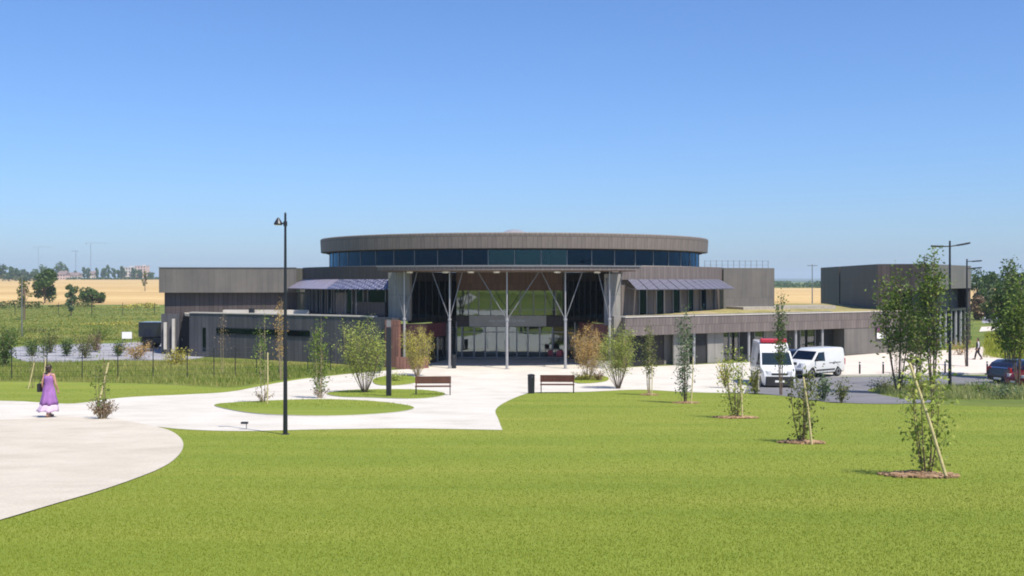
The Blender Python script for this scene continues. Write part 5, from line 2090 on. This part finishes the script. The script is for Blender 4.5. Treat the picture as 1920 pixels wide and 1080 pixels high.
# dark car right edge and red car beyond it
HB = [(2.08, 0.25), (2.14, 0.58), (2.02, 0.78), (1.10, 0.96), (0.42, 1.40), (0.15, 1.47), (-1.35, 1.46), (-1.75, 1.30), (-2.08, 0.95), (-2.13, 0.55), (-2.08, 0.28)]
HG = [[(0.98, 0.97), (0.38, 1.34), (-0.25, 1.38), (-0.25, 0.95)], [(-0.33, 0.95), (-0.33, 1.38), (-1.25, 1.36), (-1.62, 1.0)]]
vehicle("parked_car", "dark navy hatchback parked at the right edge of the photograph", "car", Vector((X(1922, 64.5), 64.8, 0.03)), R(26), HB, 1.78, 0.93, 1.47, (1.28, -1.28), 0.31, 'paint_navy', HG,
        (1.04, 1.0, 0.46, 1.38), (-2.02, 1.0, -1.72, 1.29), 0.2, None, "cars parked by the road", (0.26, 0.50, 'plastic'), (0.62, 0.80, 0.5), (0.5, 0.62, 0.04), (0.80, 1.05, 0.10), ((0.62, 0.4, 0.95), (-0.29, 0.4, 0.95)))
vehicle("parked_car", "red hatchback beside the dark navy one, mostly cut off by the right edge", "car", Vector((X(1961, 62.2), 62.4, 0.03)), R(180 + 18), HB, 1.78, 0.93, 1.47, (1.28, -1.28), 0.31, 'paint_red', HG,
        (1.04, 1.0, 0.46, 1.38), (-2.02, 1.0, -1.72, 1.29), 0.2, None, "cars parked by the road", (0.26, 0.50, 'paint_red'), (0.62, 0.80, 0.5), (0.5, 0.62, 0.04), (0.80, 1.05, 0.10), ((0.62, 0.4, 0.95), (-0.29, 0.4, 0.95)))
vehicle("parked_car", "dark car half hidden between the ambulance and the white van", "car", Vector((X(1497, 72.5), 73.5, 0.03)), R(-78), HB, 1.78, 0.93, 1.47, (1.28, -1.28), 0.31, 'paint_black', HG,
        (1.04, 1.0, 0.46, 1.38), (-2.02, 1.0, -1.72, 1.29), 0.2, None, "cars parked by the road", (0.26, 0.50, 'plastic'), (0.62, 0.80, 0.5), (0.5, 0.62, 0.04), (0.80, 1.05, 0.10), ((0.62, 0.4, 0.95), (-0.29, 0.4, 0.95)))
# dark box truck behind the left corner of the building
d = 99.0
t = thing("box_truck", "dark navy box truck half hidden behind the building's left corner", "truck", (X(299, d), d, 0))
mb = MB()
mb.box((0.35, 0, 1.75), (3.9, 2.1, 1.35))
mb.build("cargo_box", M['paint_navy'], t, bevel=0.05)
mb = MB()
mb.box((0.3, 0, 0.86), (3.4, 1.3, 0.3))
mb.build("chassis", M['plastic'], t)
mb = MB()
mb.prism([(2.4, -0.95), (3.6, -0.95), (3.6, 0.95), (2.4, 0.95)], 0.5, [2.1, 1.5, 1.5, 2.1])
mb.build("cab", M['paint_navy'], t, bevel=0.08)
mb = MB()
mb.box((-1.0, -0.95, 0.62), (0.1, 0.1, 0.3))
mb.box((0.6, -1.0, 0.75), (1.6, 0.1, 0.5))
mb.build("side_guard", M['plastic'], t)
for wx in (-0.6, 2.9):
    for s in (-1, 1):
        m2 = MB()
        m2.lathe((wx, s * 0.88, 0.42), [(0.26, -0.13), (0.4, -0.13), (0.42, -0.08), (0.42, 0.08), (0.4, 0.13), (0.26, 0.13)], 20, axis='Y')
        wh = m2.build("wheel", M['tyre'], t)
        m2 = MB()
        m2.lathe((wx, s * 0.88, 0.42), [(0.25, -0.10), (0.25, 0.10)], 14, axis='Y')
        m2.build("rim", M['rim'], wh)

# ================================================================== FAR HOUSES AND CRANES
M['far_wall'] = plain("pale_render", (0.55, 0.52, 0.50, 1), 0.8, nscale=0.2, var=0.06)
M['far_pink'] = plain("pinkish_render", (0.55, 0.42, 0.38, 1), 0.8, nscale=0.2, var=0.06)
M['far_roof'] = plain("grey_brown_tiles", (0.20, 0.15, 0.14, 1), 0.8, nscale=0.5, var=0.2)
M['far_glass'] = plain("distant_window_glass", (0.06, 0.07, 0.09, 1), 0.2, nscale=0.5, var=0.2)


def far_house(label, px0, px1, d, hgt, roof_h, wall_m, floors, bays, flat=False):
    x0, x1 = X(px0, d), X(px1, d)
    zb = wheat_h((x0 + x1) / 2, d) - 0.3
    t = thing("far_house", label, "house", ((x0 + x1) / 2, d, zb), 0, "pale houses on the left skyline")
    w_, dp = x1 - x0, 14.0
    mb = MB()
    mb.box((0, 0, hgt / 2), (w_, dp, hgt))
    wl = mb.build("wall", M[wall_m], t)
    mb = MB()
    if flat:
        mb.box((0, 0, hgt + 0.2), (w_ + 0.4, dp + 0.4, 0.4))
        mb.box((w_ * 0.2, 0, hgt + 1.0), (w_ * 0.18, 5, 1.3))
    else:
        hw, hd = w_ / 2 + 0.5, dp / 2 + 0.6
        mb.add([(-hw, -hd, hgt), (hw, -hd, hgt), (hw, hd, hgt), (-hw, hd, hgt), (-hw, 0, hgt + roof_h), (hw, 0, hgt + roof_h)],
               [(0, 1, 5, 4), (2, 3, 4, 5), (0, 4, 3), (1, 2, 5), (3, 2, 1, 0)])
    rf = mb.build("roof", M['far_roof' if not flat else 'far_wall'], t)
    if not flat:
        mb = MB()
        mb.box((w_ * 0.25, 0.5, hgt + roof_h * 0.95), (0.9, 0.9, 1.8))
        mb.build("chimney", M['far_pink'], rf)
    for fl in range(floors):
        for b_ in range(bays):
            mb = MB()
            mb.box((-w_ / 2 + w_ * (b_ + 0.5) / bays, -dp / 2 - 0.02, hgt * (fl + 0.55) / floors), (w_ / bays * 0.45, 0.12, hgt / floors * 0.5))
            mb.build("window", M['far_glass'], t)


far_house("pale house with pitched roof right of the tallest skyline tree", 112, 127, 1220, 6.0, 4.0, 'far_pink', 2, 3)
far_house("low white house with long dark roof on the left skyline", 128, 150, 1240, 5.0, 3.4, 'far_wall', 1, 4)
far_house("long white block at the right end of the left skyline", 229, 254, 1300, 14.5, 0, 'far_wall', 4, 5, True)
far_house("tall pinkish block beside the long white one near the building corner", 256, 277, 1310, 16.5, 0, 'far_pink', 5, 4, True)
far_house("small pale house left of the long white block", 170, 180, 1290, 6.5, 3.5, 'far_wall', 2, 2)


def crane(label, px_, d, top, jib, tilt, seed):
    zb = wheat_h(X(px_, 1300), 1300)
    t = thing("tower_crane", label, "crane", (X(px_, d), d, 0), tilt, "faint tower cranes over the left skyline")
    H_ = Z(top, d)
    mb = MB()
    s = 0.75
    for sx in (-s, s):
        for sy in (-s, s):
            mb.bar((sx, sy, 0), (sx, sy, H_), 0.28, 0.28)
    k = 0
    z = 0.0
    while z < H_ - 3:
        sx = s if k % 2 else -s
        mb.bar((sx, -s, z), (-sx, -s, z + 3), 0.15, 0.15)
        mb.bar((sx, s, z), (-sx, s, z + 3), 0.15, 0.15)
        z += 3
        k += 1
    mb.build("mast", M['alu'], t)
    mb = MB()
    for dy in (-0.6, 0.6):
        mb.bar((-14, dy, H_), (jib, dy, H_), 0.25, 0.25)
    mb.bar((-6, 0, H_ + 1.6), (jib, 0, H_ + 0.6), 0.25, 0.25)
    mb.bar((0, 0, H_ + 6), (jib * 0.7, 0, H_ + 0.8), 0.12, 0.12)
    mb.bar((0, 0, H_ + 6), (-12, 0, H_ + 0.4), 0.12, 0.12)
    for i in range(14):
        xx = jib * i / 14
        mb.bar((xx, -0.6, H_), (xx + jib / 28, 0, H_ + 1.2), 0.12, 0.12)
        mb.bar((xx + jib / 28, 0, H_ + 1.2), (xx + jib / 14, 0.6, H_), 0.12, 0.12)
    mb.build("jib", M['alu'], t)
    mb = MB()
    mb.box((-12, 0, H_ - 0.8), (3.5, 1.6, 2.2))
    mb.build("counterweight", M['concrete'], t)
    mb = MB()
    mb.box((1.4, -1.0, H_ - 1.4), (1.6, 1.6, 2.2))
    mb.build("cab", M['far_wall'], t)


crane("faintest leftmost tower crane above the skyline", 72, 3600, 463, 40, 0.5, 1)
crane("lower middle tower crane above the skyline", 142, 3400, 471, 34, 2.4, 2)
crane("tallest right tower crane above the skyline", 170, 3000, 456, 42, 0.2, 3)

# ================================================================== PEOPLE
M['skin'] = plain("warm_skin", (0.46, 0.25, 0.17, 1), 0.5, nscale=6, var=0.06)
M['hair_dark'] = plain("dark_brown_hair", (0.03, 0.018, 0.012, 1), 0.5, nscale=30, var=0.3)
M['lilac'] = plain("lilac_dress_cloth", (0.27, 0.12, 0.34, 1), 0.85, nscale=7, var=0.2)
M['pale_lilac'] = plain("pale_lilac_hem", (0.58, 0.43, 0.58, 1), 0.85, nscale=7, var=0.12)
M['bag_black'] = plain("black_leather", (0.014, 0.012, 0.014, 1), 0.45, var=0.2)
M['shoe'] = plain("brown_sandal_leather", (0.09, 0.045, 0.03, 1), 0.5)
M['cloth_black'] = plain("black_cloth", (0.02, 0.02, 0.027, 1), 0.85, nscale=8, var=0.2)
M['cloth_white'] = plain("off_white_cloth", (0.5, 0.48, 0.46, 1), 0.85, nscale=8, var=0.06)
M['eye'] = plain("dark_eye", (0.02, 0.015, 0.012, 1), 0.2)
M['lip'] = plain("lips", (0.32, 0.10, 0.09, 1), 0.5)


def person_body(t, J, k=1.0, hand_bend=0.35):
    """One skin: tapered limbs, trunk, head and five-fingered hands fused by a remesh. J: joints, figure faces +y."""
    mb = MB()
    V = {a: Vector(b) for a, b in J.items()}

    def limb(pts, rad, n=12):
        mb.tube(pts, rad, n)
        for p_, r_ in zip(pts, rad):
            mb.ball(p_, r_ * 0.99, 10, 7)
    ch, pe, nk, hd_ = V['chest'], V['pelvis'], V['neck'], V['head']
    mb.ball(pe, (0.165 * k, 0.115 * k, 0.12), 16, 10)
    mb.tube([pe + Vector((0, 0, -0.02)), (pe + ch) / 2, ch, ch + Vector((0, 0, 0.13))], [0.135 * k, 0.108 * k, 0.125 * k, 0.075], 16)
    mb.ball(ch, (0.155 * k, 0.105 * k, 0.15), 16, 10)
    mb.ball(ch + Vector((-0.065, 0.07, 0.0)), (0.07, 0.06, 0.07), 12, 8)
    mb.ball(ch + Vector((0.065, 0.07, 0.0)), (0.07, 0.06, 0.07), 12, 8)
    limb([ch + Vector((0, 0, 0.12)), nk, hd_ - Vector((0, 0, 0.06))], [0.062, 0.05, 0.052])
    mb.ball(hd_ + Vector((0, -0.01, 0.02)), (0.072, 0.092, 0.10), 18, 12)
    mb.ball(hd_ + Vector((0, 0.022, -0.045)), (0.055, 0.068, 0.07), 14, 10)
    mb.ball(hd_ + Vector((0, 0.05, -0.095)), (0.028, 0.026, 0.022), 10, 7)
    mb.tube([hd_ + Vector((0, 0.082, 0.015)), hd_ + Vector((0, 0.104, -0.028)), hd_ + Vector((0, 0.088, -0.036))], [0.010, 0.014, 0.011], 8)
    for s in (-1, 1):
        mb.ball(hd_ + Vector((s * 0.076, -0.005, -0.012)), (0.012, 0.02, 0.03), 8, 6)
    for s, a in ((-1, 'l'), (1, 'r')):
        sh, el, wr_ = V['shoulder_' + a], V['elbow_' + a], V['wrist_' + a]
        limb([ch + Vector((s * 0.06, 0, 0.11)), sh], [0.06, 0.052])
        limb([sh, sh.lerp(el, 0.5), el], [0.049, 0.044, 0.036])
        limb([el, el.lerp(wr_, 0.35), wr_], [0.036, 0.037, 0.025])
        dr_ = (wr_ - el).normalized()
        fw = Vector((0, 1, 0)) - dr_ * dr_.y
        fw.normalize()                                   # palm plane: fingers lie side by side along fw
        inn = Vector((-s, 0, 0)) - dr_ * (-s * dr_.x)
        inn -= fw * inn.dot(fw)
        inn.normalize()
        pc = wr_ + dr_ * 0.05
        for q in (-0.028, -0.01, 0.01, 0.028):
            mb.tube([wr_ + dr_ * 0.0 + fw * q * 0.6, pc + fw * q, wr_ + dr_ * 0.092 + fw * q], [0.016, 0.016, 0.0125], 8)
        for q, ln in ((0.031, 0.066), (0.011, 0.076), (-0.011, 0.07), (-0.031, 0.054)):
            b0 = wr_ + dr_ * 0.085 + fw * q
            b1 = b0 + (dr_ + inn * hand_bend * 0.6).normalized() * ln * 0.45 + fw * q * 0.1
            b2 = b1 + (dr_ + inn * hand_bend * 1.5).normalized() * ln * 0.33
            b3 = b2 + (dr_ + inn * hand_bend * 2.4).normalized() * ln * 0.27
            mb.tube([b0, b1, b2, b3], [0.0098, 0.0092, 0.0084, 0.0066], 8)
        b0 = wr_ + dr_ * 0.03 + fw * 0.026
        b1 = b0 + (dr_ * 0.6 + fw * 0.75 + inn * 0.35).normalized() * 0.036
        b2 = b1 + (dr_ * 0.85 + fw * 0.4 + inn * 0.4).normalized() * 0.03
        mb.tube([b0, b1, b2], [0.0135, 0.0115, 0.0085], 8)
        hp, kn, an = V['hip_' + a], V['knee_' + a], V['ankle_' + a]
        limb([hp, hp.lerp(kn, 0.5), kn], [0.088 * k, 0.072 * k, 0.052])
        limb([kn, kn.lerp(an, 0.35), an], [0.051, 0.052, 0.034])
        toe = V['toe_' + a]
        limb([an + Vector((0, -0.03, -0.035)), an.lerp(toe, 0.5) + Vector((0, 0, -0.012)), toe], [0.034, 0.033, 0.026])
    o = mb.build("body", M['skin'], t, smooth=True)
    rm = o.modifiers.new("fuse", 'REMESH')
    rm.mode = 'VOXEL'
    rm.voxel_size = 0.007
    rm.use_smooth_shade = True
    sm = o.modifiers.new("soften", 'SMOOTH')
    sm.factor = 0.5
    sm.iterations = 3
    for s in (-1, 1):
        m2 = MB()
        m2.ball(hd_ + Vector((s * 0.03, 0.083, 0.008)), (0.013, 0.008, 0.008), 10, 6)
        m2.build("eye", M['eye'], t)
    m2 = MB()
    m2.ball(hd_ + Vector((0, 0.086, -0.062)), (0.022, 0.009, 0.008), 10, 6)
    m2.build("mouth", M['lip'], t)
    return o


def rings(levels, n=36, fold=0.0, phase=0.0, seed=0):
    """Loft of ovals: levels = [(cx, cy, z, rx, ry)]."""
    rr_ = random.Random(seed)
    ph = [rr_.uniform(0, 6.28) for _ in range(3)]
    vs = []
    nl = len(levels)
    for j, (cx, cy, z, rx_, ry_) in enumerate(levels):
        fo = fold * (1 - j / (nl - 1))
        for i in range(n):
            a = 2 * math.pi * i / n
            q = 1 + fo * (0.6 * math.sin(7 * a + ph[0]) + 0.4 * math.sin(11 * a + ph[1] + j * 0.3))
            vs.append((cx + rx_ * q * math.cos(a), cy + ry_ * q * math.sin(a), z + fo * 0.12 * math.sin(5 * a + ph[2])))
    fs = []
    for j in range(nl - 1):
        for i in range(n):
            a, b = j * n + i, j * n + (i + 1) % n
            fs.append((a, b, b + n, a + n))
    return vs, fs


def garment(name, mat, t, levels, **kw):
    mb = MB()
    mb.add(*rings(levels, **kw))
    o = mb.build(name, mat, t, smooth=True)
    so = o.modifiers.new("thickness", 'SOLIDIFY')
    so.thickness = 0.008
    so.offset = 0
    return o


# woman in purple, walking away to the right with a bag on her left
p = at(92, 783) + Vector((0, 0, 0.02))
t = thing("person", "woman in a long lilac dress walking on the pale path", "person", p, R(-12))
JW = dict(pelvis=(0, 0, 0.93), chest=(0, 0.0, 1.23), neck=(0, -0.005, 1.42), head=(0.0, 0.02, 1.55),
          shoulder_l=(-0.165, -0.005, 1.345), elbow_l=(-0.225, -0.03, 1.08), wrist_l=(-0.245, 0.05, 0.86),
          shoulder_r=(0.165, 0.0, 1.345), elbow_r=(0.215, 0.03, 1.07), wrist_r=(0.215, 0.14, 0.86),
          hip_l=(-0.085, 0.0, 0.88), knee_l=(-0.10, 0.15, 0.49), ankle_l=(-0.10, 0.20, 0.085), toe_l=(-0.12, 0.35, 0.03),
          hip_r=(0.085, 0.0, 0.88), knee_r=(0.10, -0.04, 0.48), ankle_r=(0.11, -0.24, 0.12), toe_r=(0.115, -0.12, 0.03))
person_body(t, JW)
garment("dress", M['lilac'], t, [(0.0, 0.0, 0.40, 0.27, 0.27), (0, -0.005, 0.52, 0.245, 0.25), (0, 0, 0.66, 0.215, 0.205), (0, 0, 0.82, 0.20, 0.165), (0, 0, 0.93, 0.185, 0.138),
                                 (0, 0, 1.06, 0.138, 0.118), (0, 0.0, 1.16, 0.148, 0.125), (0, 0.01, 1.24, 0.172, 0.145), (0, 0.005, 1.33, 0.150, 0.118)], fold=0.12, seed=4)
garment("hem", M['pale_lilac'], t, [(-0.02, -0.04, 0.19, 0.325, 0.30), (-0.01, -0.03, 0.26, 0.30, 0.285), (0, -0.01, 0.33, 0.283, 0.28), (0, 0, 0.405, 0.268, 0.268)], fold=0.15, seed=4)
for s in (-1, 1):
    mb = MB()
    mb.tube([(s * 0.10, 0.09, 1.33), (s * 0.105, 0.05, 1.40), (s * 0.105, -0.03, 1.405), (s * 0.095, -0.10, 1.33)], 0.010, 6)
    mb.build("dress_strap", M['lilac'], t)
mb = MB()
hd_ = Vector(JW['head'])
mb.ball(hd_ + Vector((0, -0.03, 0.036)), (0.092, 0.10, 0.108), 18, 12)
mb.ball(hd_ + Vector((0, -0.06, -0.03)), (0.085, 0.07, 0.10), 14, 10)
mb.ball(hd_ + Vector((0, -0.125, 0.05)), (0.058, 0.05, 0.055), 12, 8)
for k in range(16):
    a = math.pi * k / 15
    mb.tube([hd_ + Vector((math.cos(a) * 0.07, -0.05, 0.02)), hd_ + Vector((math.cos(a) * 0.05, -0.09, 0.075)), hd_ + Vector((0, -0.13, 0.06))], 0.011, 5)
mb.build("hair", M['hair_dark'], t, smooth=True)
for a in ('l', 'r'):
    an, toe = Vector(JW['ankle_' + a]), Vector(JW['toe_' + a])
    mb = MB()
    h0 = an + Vector((0, -0.05, -0.075))
    dz = Vector((0, 0, -0.022))
    mb.tube([h0, h0.lerp(toe + dz, 0.5) + Vector((0, 0, -0.008)), toe + dz + Vector((0, 0.03, 0))], [0.028, 0.036, 0.034], 10)
    mb.build("sandal", M['shoe'], t)
mw = t.matrix_basis
q = p + Matrix.Rotation(R(-12), 3, 'Z') @ Vector((-0.31, 0.03, 0))
t2 = thing("shoulder_bag", "black shoulder bag hanging at the left side of the woman in lilac", "bag", q, R(-12))
mb = MB()
mb.prism([(-0.055, -0.15), (0.05, -0.15), (0.06, 0.0), (0.05, 0.15), (-0.055, 0.15), (-0.075, 0.0)], [0.80] * 6, 1.07)
mb.build("pouch", M['bag_black'], t2, bevel=0.025)
mb = MB()
mb.tube([(0.0, -0.13, 1.05), (0.09, -0.10, 1.25), (0.155, -0.045, 1.405), (0.165, 0.0, 1.412), (0.155, 0.05, 1.395), (0.09, 0.12, 1.25), (0.0, 0.13, 1.05)], 0.011, 6)
mb.build("strap", M['bag_black'], t2)

# far walker in dark clothes
p = at(1834, 677) + Vector((0, 0, 0.12))
t = thing("person", "person in dark clothes with a pale sleeve walking on the pavement at right", "person", p, R(70))
JM = dict(JW)
JM.update(hip_l=(-0.085, 0.0, 0.88), knee_l=(-0.09, 0.16, 0.49), ankle_l=(-0.09, 0.24, 0.10), toe_l=(-0.10, 0.39, 0.04),
          knee_r=(0.09, -0.05, 0.48), ankle_r=(0.095, -0.27, 0.13), toe_r=(0.10, -0.16, 0.035))
person_body(t, JM, 1.08)
garment("jacket", M['cloth_black'], t, [(0, 0, 0.80, 0.215, 0.165), (0, 0, 0.93, 0.205, 0.155), (0, 0, 1.06, 0.17, 0.14), (0, 0, 1.2, 0.185, 0.145), (0, 0, 1.32, 0.18, 0.125), (0, 0, 1.40, 0.09, 0.085)], fold=0.03, seed=8)
for s, a in ((-1, 'l'), (1, 'r')):
    sh, el, wr_ = Vector(JM['shoulder_' + a]), Vector(JM['elbow_' + a]), Vector(JM['wrist_' + a])
    mb = MB()
    mb.tube([sh + Vector((-s * 0.04, 0, 0.02)), sh, sh.lerp(el, 0.5), el, el.lerp(wr_, 0.5), wr_.lerp(el, 0.08)], [0.06, 0.066, 0.060, 0.052, 0.048, 0.040], 12)
    mb.build("sleeve", M['cloth_white'] if a == 'l' else M['cloth_black'], t, smooth=True)
    hp, kn, an = Vector(JM['hip_' + a]), Vector(JM['knee_' + a]), Vector(JM['ankle_' + a])
    mb = MB()
    mb.tube([hp + Vector((0, 0, 0.08)), hp, hp.lerp(kn, 0.5), kn, kn.lerp(an, 0.5), an.lerp(kn, 0.06)], [0.11, 0.112, 0.094, 0.074, 0.07, 0.062], 12)
    mb.build("trouser_leg", M['cloth_black'], t, smooth=True)
    toe = Vector(JM['toe_' + a])
    mb = MB()
    mb.tube([an + Vector((0, -0.06, -0.05)), an.lerp(toe, 0.5) + Vector((0, 0, -0.02)), toe + Vector((0, 0.035, -0.005))], [0.044, 0.048, 0.036], 10)
    mb.build("shoe", M['bag_black'], t, smooth=True)
mb = MB()
hd_ = Vector(JM['head'])
mb.ball(hd_ + Vector((0, -0.026, 0.034)), (0.083, 0.093, 0.10), 16, 10)
mb.ball(hd_ + Vector((0, -0.05, -0.04)), (0.072, 0.06, 0.09), 14, 10)
mb.build("hair", M['hair_dark'], t, smooth=True)


# ================================================================== AIR
M['air'] = bpy.data.materials.new("pale_haze")
M['air'].use_nodes = True
nt = M['air'].node_tree
nt.nodes.remove(nt.nodes["Principled BSDF"])
vol = nt.nodes.new("ShaderNodeVolumePrincipled")
vol.inputs["Color"].default_value = (0.72, 0.88, 1.0, 1)
vol.inputs["Density"].default_value = 0.00018
vol.inputs["Anisotropy"].default_value = 0.0
nt.links.new(vol.outputs[0], nt.nodes["Material Output"].inputs["Volume"])
mb = MB()
mb.box((0, 6000, 48), (25000, 17000, 100))
hz = mb.build("haze", M['air'])
tag(hz, "thin pale haze over the fields to the horizon", "haze", None, "stuff")
